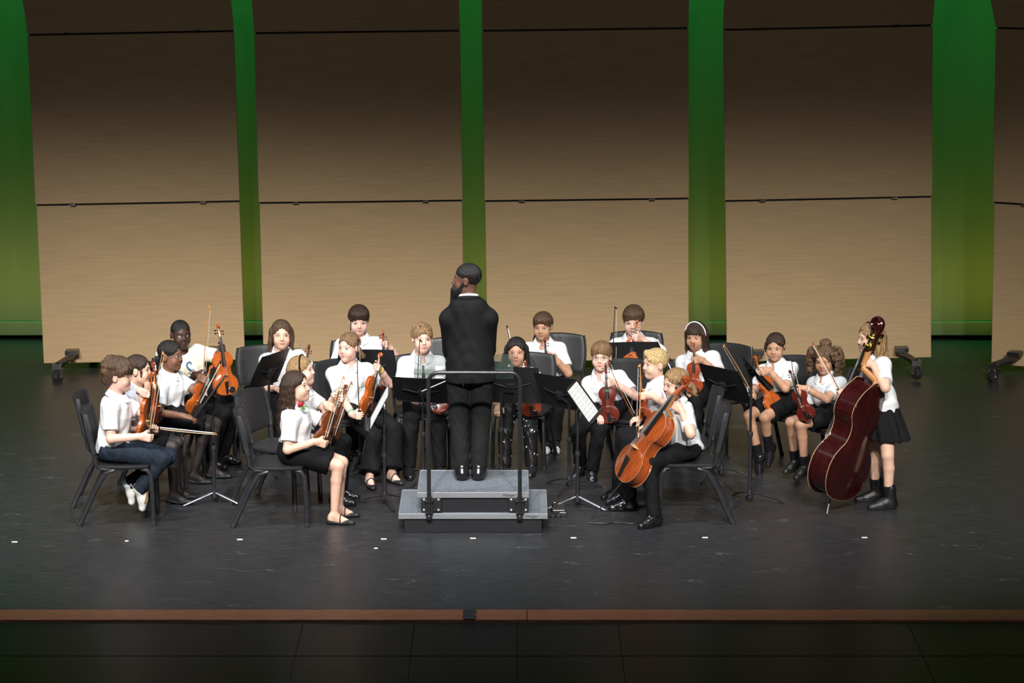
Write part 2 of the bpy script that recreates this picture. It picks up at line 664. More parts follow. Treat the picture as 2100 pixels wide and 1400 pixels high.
def shell(xl, xr, yb_l, yb_r, ysm, yt, roll, label, depth_r=None):
    """one tower: two veneered panels, a forward-leaning canopy, clips, back frame and wheeled base"""
    a = at_y(xl, yb_l, YS)
    b = at_y(xr, yb_r, YS if depth_r is None else depth_r)
    z0 = a[2]
    z1 = at_y(xl, ysm, YS)[2]
    z2 = at_y(xl, yt, YS)[2]
    w = float(np.hypot(*(b - a)[:2]))
    yaw = math.atan2(b[1] - a[1], b[0] - a[0])
    mid = (a + b) / 2
    rt = empty('acoustic_shell', (mid[0], mid[1], 0), 0, label, 'stage shell', 'acoustic shells across the back of the stage')
    rt.rotation_euler = (0, R_(roll), yaw)
    g = 0.022
    obj('lower_panel', panel_mesh(w, z1 - z0 - g, 0.006), SHELL, rt, (0, 0, z0))
    obj('upper_panel', panel_mesh(w + 0.01, z2 - z1 - g, 0.01), SHELL, rt, (0, -0.03, z1))
    # canopy curving forward over the stage
    vs, fs = [], []
    n = 8
    cy_, cz_ = -0.03, z2 - 0.004
    for i in range(n + 1):
        t = i / n
        an = R_(30 + 45 * t)
        y, z = cy_, cz_
        cy_ -= 0.16 * math.sin(an)
        cz_ += 0.16 * math.cos(an)
        ww = (w + 0.01) / 2 * (1 - 0.012 * t)
        for x in (-ww, ww):
            vs += [(x, y, z), (x, y + 0.035, z + 0.01)]
    for i in range(n):
        o_ = 4 * i
        fs += [[o_, o_ + 2, o_ + 6, o_ + 4], [o_ + 1, o_ + 5, o_ + 7, o_ + 3], [o_, o_ + 4, o_ + 5, o_ + 1], [o_ + 2, o_ + 3, o_ + 7, o_ + 6]]
    fs += [[0, 1, 3, 2], [4 * n, 4 * n + 2, 4 * n + 3, 4 * n + 1]]
    obj('canopy_panel', MB().add(vs, fs).me('canopy', True), SHELL, rt)
    # dark frame behind
    for sx in (-1, 1):
        obj('upright', MB().box((sx * w * 0.31, 0.09, (z2 + 0.2) / 2 + 0.06), (0.06, 0.08, z2 + 0.1)).me('upright', bevel=0.004, seg=1), SHELLB, rt)
    for zz in (z1 - g / 2, z2 - g / 2):
        obj('joint_rail', MB().box((0, 0.03, zz), (w * 0.995, 0.05, 0.07)).me('rail'), MATTE_BLACK, rt)
        for sx in (-0.32, 0.32):
            obj('clip', MB().box((sx * w, -0.03, zz), (0.055, 0.03, 0.014)).box((sx * w + 0.02, -0.035, zz + 0.004), (0.012, 0.03, 0.02)).me('clip'), CHROME if zz < z2 - 0.2 else STEEL, rt)
    # A-shaped base with casters
    for sx in (-1, 1):
        x = sx * w * 0.40
        q = MB().tube([(x * 0.72, 0.35, 0.19), (x * 0.86, 0.0, 0.18), (x, -0.42, 0.155)], 0.03, 8, ((0, 0, 1), 1.2))
        q.box((x, -0.42, 0.15), (0.09, 0.1, 0.05))
        q.box((x * 0.88, -0.05, 0.215), (0.12, 0.16, 0.04))
        obj('base_arm', q.me('base_arm', True), STEEL, rt)
        caster(rt, (x, -0.45, 0), yaw=0.5 * sx)
        caster(rt, (x * 0.7, 0.4, 0), yaw=0.2 * sx)
    return rt


shell(90, 503, 741, 740, 414, 64, -1.1, 'tall wood-veneer acoustic shell leftmost, behind the boy with the printed shirt')
shell(541, 953, 740, 739, 411, 62, -0.7, 'tall wood-veneer acoustic shell left of the conductor')
shell(1000, 1413, 739, 738, 407, 57, -0.75, 'tall wood-veneer acoustic shell right of the conductor')
shell(1491, 1910, 737, 735, 405, 53, -1.25, 'tall wood-veneer acoustic shell behind the double bass player')
shell(2033, 2400, 744, 800, 411, 52, -0.6, 'wood-veneer acoustic shell angled at the right edge of the stage', depth_r=5.55)


# ------------------------------------------------------------------ chairs
CH_POLY = mat('chair_poly', (0.017, 0.017, 0.019), 0.46, spec=0.5, bump=(160, 0.05, (1, 1, 1)))
CH_EDGE = mat('chair_edge', (0.03, 0.031, 0.036), 0.25, spec=0.6, noise=(20, 0.2, (1, 1, 1)))
SEAT_Z = 0.47


def grid_solid(nu, nv, top, bot):
    """closed solid from two (nu x nv) point functions"""
    vs = [top(i / (nu - 1), j / (nv - 1)) for i in range(nu) for j in range(nv)]
    vs += [bot(i / (nu - 1), j / (nv - 1)) for i in range(nu) for j in range(nv)]
    N = nu * nv
    f = []
    for i in range(nu - 1):
        for j in range(nv - 1):
            a = i * nv + j
            f.append([a, a + nv, a + nv + 1, a + 1])
            f.append([N + a, N + a + 1, N + a + nv + 1, N + a + nv])
    for i in range(nu - 1):
        a = i * nv
        f.append([a, N + a, N + a + nv, a + nv])
        a = i * nv + nv - 1
        f.append([a, a + nv, N + a + nv, N + a])
    for j in range(nv - 1):
        f.append([j, j + 1, N + j + 1, N + j])
        a = (nu - 1) * nv + j
        f.append([a, N + a, N + a + 1, a + 1])
    return vs, f


def sq(u, v, p=0.32):
    """map unit square to a rounded square, returns -1..1 pair"""
    x, y = 2 * u - 1, 2 * v - 1
    k = p * x * x * y * y
    return x * (1 - k), y * (1 - k)


def make_chair_meshes():
    def st(u, v):
        x, y = sq(u, v, 0.1)
        dip = -0.012 * (1 - x * x) * (1 - y * y) - 0.02 * max(0, y - 0.7) ** 1.5
        return (x * 0.225, y * 0.22, SEAT_Z + dip)

    def sb(u, v):
        p = st(u, v)
        return (p[0] * 0.985, p[1] * 0.985, p[2] - 0.028)
    seat = MB().add(*grid_solid(12, 12, st, sb)).me('seat', True, 0.006)

    def bk(off):
        def f(u, v):
            x, z = sq(u, v, 0.085)
            zz = 0.715 + z * 0.165
            y = -0.205 - (zz - 0.55) * 0.22 - 0.035 * (1 - x * x) + off * (0.6 + 0.4 * (1 - x ** 4))
            return (x * 0.222, y, zz)
        return f
    back = MB().add(*grid_solid(14, 10, bk(0.018), bk(-0.022))).me('backrest', True, 0.008)
    rim = []
    for s in (-1, 1):
        pts = []
        for k in range(13):
            z = -1 + 2 * k / 12
            x, zz = sq(0.5 + s * 0.5, (z + 1) / 2, 0.085)
            zw = 0.715 + zz * 0.165
            pts.append((s * (abs(x) * 0.222 + 0.006), -0.207 - (zw - 0.55) * 0.22, zw))
        rim.append(MB().tube(pts, 0.021, 8, ((1, 0, 0), 0.55)).me('back_rim', True))
    legs = []
    for s in (-1, 1):
        legs.append(MB().tube([(s * 0.18, 0.14, SEAT_Z - 0.035), (s * 0.2, 0.19, SEAT_Z - 0.04), (s * 0.207, 0.213, SEAT_Z - 0.075), (s * 0.212, 0.225, 0.25), (s * 0.216, 0.232, 0.004)], 0.0155, 8, ((0, 1, 0), 1.25)).me('front_leg', True))
    for s in (-1, 1):
        legs.append(MB().tube([(s * 0.205, -0.06, SEAT_Z - 0.035), (s * 0.208, -0.13, SEAT_Z - 0.06), (s * 0.213, -0.21, 0.28), (s * 0.218, -0.335, 0.004)], 0.0155, 8, ((0, 1, 0), 1.35)).me('rear_leg', True))
    ups = []
    for s in (-1, 1):
        ups.append(MB().tube([(s * 0.2, 0.02, SEAT_Z - 0.03), (s * 0.205, -0.16, SEAT_Z - 0.028), (s * 0.21, -0.2, SEAT_Z + 0.01), (s * 0.21, -0.214, 0.56), (s * 0.205, -0.235, 0.63)], 0.013, 8, ((0, 1, 0), 1.3)).me('back_support', True))
    rail = [MB().tube([(-0.2, yy, SEAT_Z - 0.045), (0.2, yy, SEAT_Z - 0.045)], 0.009, 6).me('seat_rail', True) for yy in (0.2, -0.1)]
    glides = [MB().lathe([(0.019, 0), (0.02, 0.022), (0.016, 0.03)], 10, c=(s * x, y, 0)).me('foot_cap', True) for x, y in ((0.216, 0.232), (0.218, -0.335)) for s in (-1, 1)]
    return seat, back, rim, legs, ups, rail, glides


CHM = make_chair_meshes()


def facing(phi):
    """direction of a heading: 0 towards the audience, +90 towards the right of the picture"""
    a = R_(phi)
    return V(math.sin(a), -math.cos(a), 0)


def x_at(px, y, z=0.5):
    """world x of picture column px at depth y (height barely matters)"""
    w = (V(0, y, z) - CAM) @ FW
    return CAM[0] + (px - 1050) / FPX * w


def chair(px, y, phi, label):
    F = facing(phi)
    rz = math.atan2(-F[0], F[1])
    rt = empty('chair', (x_at(px, y), y, 0), rz, label, 'chair', 'black orchestra chairs')
    seat, back, rim, legs, ups, rail, gl = CHM
    obj('seat', seat, CH_POLY, rt)
    b = obj('backrest', back, CH_POLY, rt)
    for r in rim:
        obj('back_rim', r, CH_EDGE, b)
    for i, l in enumerate(legs):
        lo = obj('leg', l, STEEL, rt)
        obj('foot_cap', gl[i], RUBBER, lo)
    for u in ups:
        obj('back_support', u, STEEL, rt)
    for q in rail:
        obj('seat_rail', q, STEEL, rt)
    return rt


CHAIRS = {
    1: (255, 0.45, 92, 'black chair under the boy in glasses and white sneakers'),
    2: (240, 1.02, 90, 'black chair behind the boy in glasses at far left, under a half-hidden girl'),
    3: (343, 1.75, 75, 'black chair under the girl with the white hair ribbon'),
    4: (402, 2.5, 50, 'black chair under the boy with the printed cream shirt'),
    5: (551, 2.75, 14, 'black chair under the girl with long wavy hair behind a stand'),
    6: (576, 1.0, 66, 'black chair under the girl with the dark headband, facing right'),
    7: (568, 0.40, 92, 'black chair under the girl with the red flower'),
    8: (722, 2.15, 28, 'black chair under the girl in flared trousers'),
    9: (736, 3.05, 5, 'black chair under the dark-haired boy behind the girl in flared trousers'),
    10: (864, 2.35, 6, 'black chair under the boy with swept-up fair hair and tie'),
    0: (926, 3.1, -5, 'empty black chair half hidden behind the conductor'),
    11: (1073, 2.42, -10, 'black chair under the girl in sequined trousers'),
    12: (1139, 3.3, -8, 'black chair under the brown-haired boy at the rear right of the conductor'),
    13: (1302, 3.4, -5, 'black chair under the tall boy leaning his chin on his hand'),
    14: (1270, 2.15, -28, 'black chair under the boy in clear glasses holding a dark red violin'),
    15: (1398, 1.15, -88, 'black chair under the short-haired blond player facing left'),
    16: (1412, 0.5, -90, 'black chair under the cellist'),
    17: (1466, 2.85, -28, 'black chair under the girl with the white headband'),
    18: (1615, 2.3, -32, 'black chair under the girl with tied-back dark hair in a skirt'),
    19: (1716, 1.78, -62, 'black chair under the curly-haired girl beside the double bass'),
}
for k, c in CHAIRS.items():
    chair(*c)

# ------------------------------------------------------------------ music stands
DESK = mat('stand_desk', (0.013, 0.013, 0.014), 0.42, spec=0.5, bump=(120, 0.08, (1, 1, 1)))
PAPER = mat('sheet_music', (0.82, 0.82, 0.8), 0.7, noise=(60, 0.04, (1, 1, 1)))
PENCILGREY = mat('staff_print', (0.55, 0.55, 0.56), 0.8, noise=(60, 0.3, (1, 1, 1)))


def make_desk():
    w, h = 0.255, 0.165

    def fr(off):
        def f(u, v):
            x, z = sq(u, v, 0.05)
            return (x * w * (0.93 + 0.035 * (1 - z)), off + 0.012 * (abs(x) ** 3), z * h)
        return f
    plate = MB().add(*grid_solid(12, 6, fr(0.0), fr(-0.003))).me('desk_plate', True)
    lip = MB().box((0, 0.022, -h + 0.004), (2 * w * 0.97, 0.05, 0.004)).box((0, 0.046, -h + 0.014), (2 * w * 0.97, 0.003, 0.024)).me('desk_lip')
    rib = MB().tube([(-0.16, -0.008, 0.02), (0, -0.02, -0.02), (0.16, -0.008, 0.02)], 0.006, 6).box((0, -0.016, -0.02), (0.06, 0.03, 0.07)).me('desk_bracket')
    return plate, lip, rib


DKM = make_desk()
GREYST = mat('grey_steel', (0.2, 0.2, 0.21), 0.35, 0.8, noise=(40, 0.1, (1, 1, 1)))
LEGM = {}


def stand_leg(an, r=0.27, z=0.075, arc=True):
    c, s = math.cos(an), math.sin(an)
    pts = []
    for i in range(7):
        t = i / 6
        rr = 0.015 + (r - 0.015) * t
        zz = z * (1 - t ** 1.7) + 0.006 if arc else z * (1 - t) + 0.006
        pts.append((rr * c, rr * s, zz))
    return MB().tube(pts, [0.015] * 6 + [0.011], 6, ((0, 0, 1), 0.45)).me('stand_leg', True)


def music_stand(base, dpx, dy, phi, tilt, label, arc=True, spin=0.0, paper=False, bright=False):
    """base: picture position of the foot; dpx: picture position of the desk centre; dy: depth of the desk; phi: reading side"""
    b = on_z(*base)
    dc = at_y(dpx[0], dpx[1], dy)
    rt = empty('music_stand', (b[0], b[1], 0), 0, label, 'music stand', 'black music stands')
    F = facing(phi)
    a = R_(tilt)
    # plate normal points to the reader and upwards
    N = F * math.cos(a) + V(0, 0, 1) * math.sin(a)
    Uv = -F * math.sin(a) + V(0, 0, 1) * math.cos(a)
    M = basis(y=N, z=Uv)
    dk = empty('desk', parent_none(dc), M=mat4(M, dc - V(b[0], b[1], 0)))
    dk.parent = rt
    plate = obj('desk_plate', DKM[0], DESK, dk)
    obj('desk_lip', DKM[1], DESK, dk)
    obj('desk_bracket', DKM[2], STEEL, dk)
    loc = dc - V(b[0], b[1], 0)
    top = loc - N * 0.03
    zt = top[2] - 0.02
    obj('post', MB().tube([(0, 0, 0.05), (0, 0, zt * 0.55)], 0.0145, 10).me('post', True), STEEL, rt)
    obj('inner_post', MB().tube([(0, 0, zt * 0.54), (0, 0, zt - 0.06), (top[0] * 0.8, top[1] * 0.8, zt), (top[0], top[1], zt + 0.02)], 0.0105, 8).me('inner_post', True), STEEL, rt)
    obj('collar', MB().lathe([(0.019, 0), (0.021, 0.01), (0.021, 0.03), (0.017, 0.04)], 12, c=(0, 0, zt * 0.55 - 0.03)).me('collar', True), RUBBER, rt)
    obj('hub', MB().lathe([(0.02, 0.0), (0.03, 0.01), (0.024, 0.05), (0.017, 0.075)], 12, c=(0, 0, 0.03)).me('hub', True), STEEL, rt)
    for k in range(3):
        obj('leg', stand_leg(R_(spin) + k * 2 * math.pi / 3, arc=arc), GREYST if bright else STEEL, rt)
    if paper:
        sh = obj('sheet_music', MB().box((-0.108, 0.006, 0.0), (0.212, 0.003, 0.29)).me('sheet'), PAPER, dk)
        sh2 = obj('sheet_music', MB().box((0.108, 0.006, 0.0), (0.208, 0.003, 0.29)).me('sheet'), PAPER, dk)
        for s_, cx in ((sh, -0.108), (sh2, 0.108)):
            q = MB()
            for r in range(8):
                for l in range(3):
                    q.box((cx, 0.0079, 0.12 - r * 0.033 - l * 0.004), (0.18, 0.0006, 0.0011))
            obj('staff_lines', q.me('staff_lines'), PENCILGREY, s_)
    return rt


def parent_none(p):
    return tuple(map(float, p))


music_stand((440, 1030), (434, 812), 1.0, -92, 36, 'music stand at far left, desk edge-on, beside the girl with the white ribbon', arc=False, spin=-150, bright=True)
music_stand((554, 967), (554, 757), 2.07, -116, 25, 'music stand with slanted desk in front of the wavy-haired girl', arc=False, spin=-75)
music_stand((789, 1034), (779, 836), 0.97, -88, 28, 'music stand with white sheet edge just left of the podium', arc=False, spin=-72, paper=True)
music_stand((738, 952), (752, 752), 2.42, 178, 18, 'music stand directly behind the girl in flared trousers', spin=20)
music_stand((868, 985), (866, 800), 1.74, 168, 42, 'music stand in front of the boy with swept-up hair and tie', spin=10)
music_stand((1028, 982), (1048, 789), 1.78, 172, 16, 'music stand in front of the girl in sequined trousers', spin=30)
music_stand((1167, 1003), (1149, 804), 1.45, 138, 28, 'music stand with empty desk, right of the podium', spin=10)
music_stand((1184, 1038), (1194, 824), 0.92, 79, 36, 'music stand holding white sheet music right of the podium', arc=False, spin=-155, paper=True, bright=True)
music_stand((1300, 905), (1298, 737), 3.0, 184, 14, 'music stand in front of the tall boy with chin on hand', spin=0)
music_stand((1479, 980), (1484, 786), 1.85, 130, 28, 'music stand between the cellist and the girls at right', spin=-10)
music_stand((1537, 1031), (1540, 757), 1.0, 97, 37, 'tall music stand with edge-on desk at right, beside the tied-back-hair girl', spin=-125, bright=False)

# ------------------------------------------------------------------ conductor's podium
CARPET = mat('podium_carpet', (0.155, 0.17, 0.19), 0.95, spec=0.1, noise=(120, 0.55, (1, 1, 1)), bump=(160, 0.5, (1, 1, 1)))
ALU = mat('podium_edge', (0.30, 0.31, 0.33), 0.42, 0.35, noise=(14, 0.12, (1, 10, 10)))
PBASE = mat('podium_base', (0.012, 0.0135, 0.018), 0.5, noise=(8, 0.15, (1, 1, 1)))
PRINT = mat('dark_print', (0.03, 0.03, 0.03), 0.6, noise=(50, 0.1, (1, 1, 1)))
WHITEP = mat('bolt_head', (0.7, 0.7, 0.7), 0.35, 0.6, noise=(50, 0.1, (1, 1, 1)))
pl, pr_ = x_at(817, 0, .15), x_at(1123, 0, .15)
cx = (pl + pr_) / 2
wl = pr_ - pl
wu = 0.848
pod = empty('podium', (cx, 0.0, 0), 0, "conductor's two-step podium with grey carpet and black safety rail", 'podium')


def step(w, y0, dp, z0, z1, nm, tx):
    obj(nm + '_base', MB().box((0, y0 + dp / 2, (z0 + z1) / 2 - 0.02), (w - 0.085, dp - 0.04, z1 - z0 - 0.04)).me(nm, bevel=0.004), PBASE, pod)
    ed = MB()
    t = 0.042
    ed.box((0, y0 + 0.006, z1 - t / 2), (w, 0.012, t)).box((0, y0 + dp - 0.006, z1 - t / 2), (w, 0.012, t))
    ed.box((-w / 2 + 0.006, y0 + dp / 2, z1 - t / 2), (0.012, dp - 0.024, t)).box((w / 2 - 0.006, y0 + dp / 2, z1 - t / 2), (0.012, dp - 0.024, t))
    e = obj(nm + '_edge', ed.me(nm + '_edge', bevel=0.002, seg=1), ALU, pod)
    obj(nm + '_carpet', MB().box((0, y0 + dp / 2, z1 - 0.012), (w - 0.024, dp - 0.024, 0.02)).me(nm + '_carpet'), CARPET, pod)
    cu = bpy.data.curves.new('maker_name', 'FONT')
    cu.body = 'Wenger'
    cu.size = 0.03
    cu.shear = 0.35
    cu.extrude = 0.0006
    cu.align_x = 'CENTER'
    tmp = bpy.data.objects.new('tmp', cu)
    COL.objects.link(tmp)
    bpy.context.view_layer.update()
    tme = bpy.data.meshes.new_from_object(tmp)
    bpy.data.objects.remove(tmp)
    tme.materials.clear()
    o = obj('maker_name', tme, PRINT, e)
    o.location = (tx, y0 - 0.0006, z1 - 0.03)
    o.rotation_euler = (R_(90), 0, 0)


ZL, ZU = 0.152, 0.308
dl = 0.80
step(wl, 0.0, dl, 0.0, ZL, 'lower_step', 0.44)
step(wu, 0.035, dl - 0.03, ZL, ZU, 'upper_step', 0.27)
obj('lower_step_seam', MB().box((0, 0.0185, 0.06), (0.003, 0.004, 0.1)).me('seam'), MATTE_BLACK, pod)
rx0, rx1 = x_at(880, 0, .3) - cx, x_at(1066, 0, .3) - cx
zr = at_y(970, 763, 0.0)[2]
pts = []
for t in range(2):
    pass
rr = 0.075
yR = -0.018
pts = [(rx0, yR, 0.13), (rx0, yR, zr - rr)]
for k in range(1, 7):
    a = math.pi / 2 * k / 6
    pts.append((rx0 + rr * (1 - math.cos(a)), yR, zr - rr + rr * math.sin(a)))
for k in range(0, 7):
    a = math.pi / 2 * (1 - k / 6)
    pts.append((rx1 - rr * (1 - math.cos(a)), yR, zr - rr + rr * math.sin(a)))
pts.append((rx1, yR, 0.13))
obj('safety_rail', MB().tube(pts, 0.0155, 10).me('rail', True), STEEL, pod)
for x in (rx0, rx1):
    q = MB().box((x + (0.015 if x < 0 else -0.01), 0.03, (ZL + ZU - 0.04) / 2 + 0.004), (0.155, 0.012, ZU - ZL - 0.05))
    cl = obj('rail_clamp', q.me('clamp_plate', bevel=0.002, seg=1), PBASE, pod)
    q = MB()
    for zz in (0.165, 0.255):
        q.tube([(x - 0.03, yR + 0.03, zz), (x - 0.022, yR - 0.022, zz), (x + 0.022, yR - 0.022, zz), (x + 0.03, yR + 0.03, zz)], 0.006, 6)
    q.box((x, yR + 0.02, 0.21), (0.05, 0.03, 0.14))
    q.lathe([(0.022, 0), (0.024, 0.02), (0.019, 0.03)], 10, c=(x, yR, 0.115))
    obj('clamp_bracket', q.me('clamp_bracket', True), STEEL, cl)
    for bx_ in (-0.055, 0.055):
        for bz in (0.175, 0.255):
            xx = x + (0.015 if x < 0 else -0.01) + bx_
            obj('bolt', MB().lathe([(0.009, 0), (0.008, 0.004), (0.004, 0.006)], 8, basis(y=(0, 0, 1), z=(0, -1, 0)), (xx, 0.024, bz)).me('bolt', True), WHITEP, cl)

# clear acrylic desk of the conductor's stand
ACR = mat('acrylic_reflection_tint', (0.07, 0.10, 0.08), 0.05, spec=0.5, trans=0.0, alpha=0.3)  # smoky pane; the green in its colour stands in for a reflection
YA = 1.16
aL, aR = at_y(849, 726, YA), at_y(1053, 722, YA)
ab = at_y(849, 778, YA - 0.04)
cst = empty('conductor_stand', (x_at(965, YA), YA, 0), 0, 'clear acrylic desk of the conductor stand, in front of the conductor', 'music stand')
hh = (aL[2] - ab[2])
Mx = basis(x=(1, 0, 0), z=unit(V(0, 0.35, 1)))
zc = (aL[2] + ab[2]) / 2
obj('acrylic_desk', MB().box((0, 0, 0), (aR[0] - aL[0], 0.006, hh)).me('acrylic', bevel=0.002, seg=1), ACR, cst).matrix_local = mat4(Mx, ((aL[0] + aR[0]) / 2 - x_at(965, YA), 0, zc))
sh = obj('ledge', MB().box((0, -0.05, -hh / 2 + 0.03), (aR[0] - aL[0], 0.1, 0.006)).box((0, -0.1, -hh / 2 + 0.045), (aR[0] - aL[0], 0.005, 0.034)).me('ledge'), ACR, cst)
sh.matrix_local = mat4(Mx, ((aL[0] + aR[0]) / 2 - x_at(965, YA), 0, zc))
obj('post', MB().tube([(0, 0.05, 0.03), (0, 0.05, zc - 0.06)], 0.017, 10).me('post', True), STEEL, cst)
obj('head_bracket', MB().box((0, 0.03, zc - 0.05), (0.16, 0.05, 0.07)).me('bracket', bevel=0.004, seg=1), STEEL, cst)
obj('base', MB().lathe([(0.2, 0), (0.2, 0.012), (0.03, 0.03), (0.02, 0.06)], 24, c=(0, 0.05, 0)).me('base', True), STEEL, cst)
pp = at_y(901, 763, YA - 0.05)
tag(obj('music_page', MB().box((0, 0, 0), (0.062, 0.002, 0.095)).me('page'), PAPER, loc=pp, rot=(R_(-18), 0, 0)), 'small white sheet standing on the clear acrylic desk', 'paper')

# cable and stand clamp lying on the floor between podium and cello
CABLE = mat('cable_black', (0.01, 0.01, 0.01), 0.5, bump=(90, 0.1, (1, 1, 1)))
cp = [on_z(x, y, 0.006) for x, y in ((1205, 1072), (1240, 1073), (1262, 1071), (1300, 1073), (1325, 1066), (1345, 1045), (1330, 1036), (1300, 1040))]
tag(obj('floor_cable', MB().tube(catmull(cp, 5), 0.006, 6).me('cable', True), CABLE), 'thin black cable lying on the floor by the cello endpin', 'cable')
fc = on_z(1146, 1058)
rt = empty('spare_stand_clamp', fc, 0, 'small black metal clamp lying on the floor right of the podium', 'clamp')
obj('body', MB().box((0, 0.08, 0.03), (0.1, 0.2, 0.05)).box((0.03, 0.0, 0.02), (0.06, 0.07, 0.04)).box((-0.03, 0.16, 0.06), (0.03, 0.05, 0.04)).me('clamp_body', bevel=0.006), STEEL, rt)
obj('screw', MB().tube([(-0.06, 0.02, 0.03), (-0.045, 0.02, 0.09), (0.03, 0.1, 0.1)], 0.006, 6).me('screw', True), CHROME, rt)
for dx_ in (-0.05, 0.0):
    obj('foot', MB().lathe([(0.022, 0), (0.022, 0.02), (0.012, 0.03)], 10, c=(dx_, -0.06, 0)).me('foot', True), RUBBER, rt)


# ------------------------------------------------------------------ string instruments
def wood(name, col, rough=0.25):
    return mat(name, col, rough, coat=0.5, noise=(9, 0.25, (6, 6, 1)))


V_ORANGE = wood('varnish_orange', (0.40, 0.088, 0.014))
V_RED = wood('varnish_red', (0.27, 0.045, 0.013))
V_DARK = wood('varnish_dark_red', (0.11, 0.014, 0.008))
V_BROWN = wood('varnish_brown', (0.16, 0.045, 0.016))
V_BASS = wood('varnish_wine', (0.032, 0.0045, 0.0045), 0.16)
EBONY = mat('ebony', (0.012, 0.011, 0.011), 0.3, noise=(20, 0.2, (1, 1, 1)))
MAPLE = mat('pale_maple', (0.62, 0.42, 0.2), 0.45, noise=(20, 0.2, (1, 1, 1)))
NECKW = mat('neck_maple', (0.42, 0.19, 0.06), 0.4, noise=(20, 0.2, (1, 1, 1)))
STRINGM = mat('string_steel', (0.5, 0.5, 0.5), 0.35, 0.8, noise=(20, 0.1, (1, 1, 1)))
BRASS = mat('brass_machine', (0.75, 0.6, 0.25), 0.25, 1.0, noise=(20, 0.1, (1, 1, 1)))
PURF = mat('pale_edge', (0.55, 0.38, 0.22), 0.4, noise=(20, 0.1, (1, 1, 1)))
HORSE = mat('bow_horsehair', (0.82, 0.79, 0.7), 0.5, noise=(40, 0.06, (1, 1, 1)))
STICK = mat('bow_stick', (0.3, 0.1, 0.03), 0.3, coat=0.3, noise=(20, 0.2, (1, 1, 1)))
STICKP = mat('bow_stick_pale', (0.45, 0.22, 0.07), 0.35, noise=(20, 0.2, (1, 1, 1)))
STICKB = mat('bow_stick_black', (0.015, 0.014, 0.014), 0.3, noise=(20, 0.2, (1, 1, 1)))


VIOLIN_HALF = [(0.0, 0.0), (0.035, 0.003), (0.072, 0.018), (0.098, 0.05), (0.104, 0.085), (0.096, 0.122), (0.078, 0.145), (0.073, 0.150), (0.062, 0.165), (0.056, 0.192), (0.058, 0.218), (0.068, 0.238), (0.074, 0.243), (0.0835, 0.268), (0.083, 0.298), (0.070, 0.328), (0.044, 0.347), (0.016, 0.355), (0.0, 0.356)]
BASS_HALF = [(0.0, 0.0), (0.04, 0.003), (0.078, 0.018), (0.104, 0.052), (0.111, 0.09), (0.103, 0.125), (0.086, 0.148), (0.08, 0.154), (0.066, 0.168), (0.058, 0.193), (0.061, 0.218), (0.072, 0.236), (0.077, 0.242), (0.084, 0.262), (0.079, 0.29), (0.06, 0.32), (0.034, 0.343), (0.018, 0.355), (0.0, 0.356)]


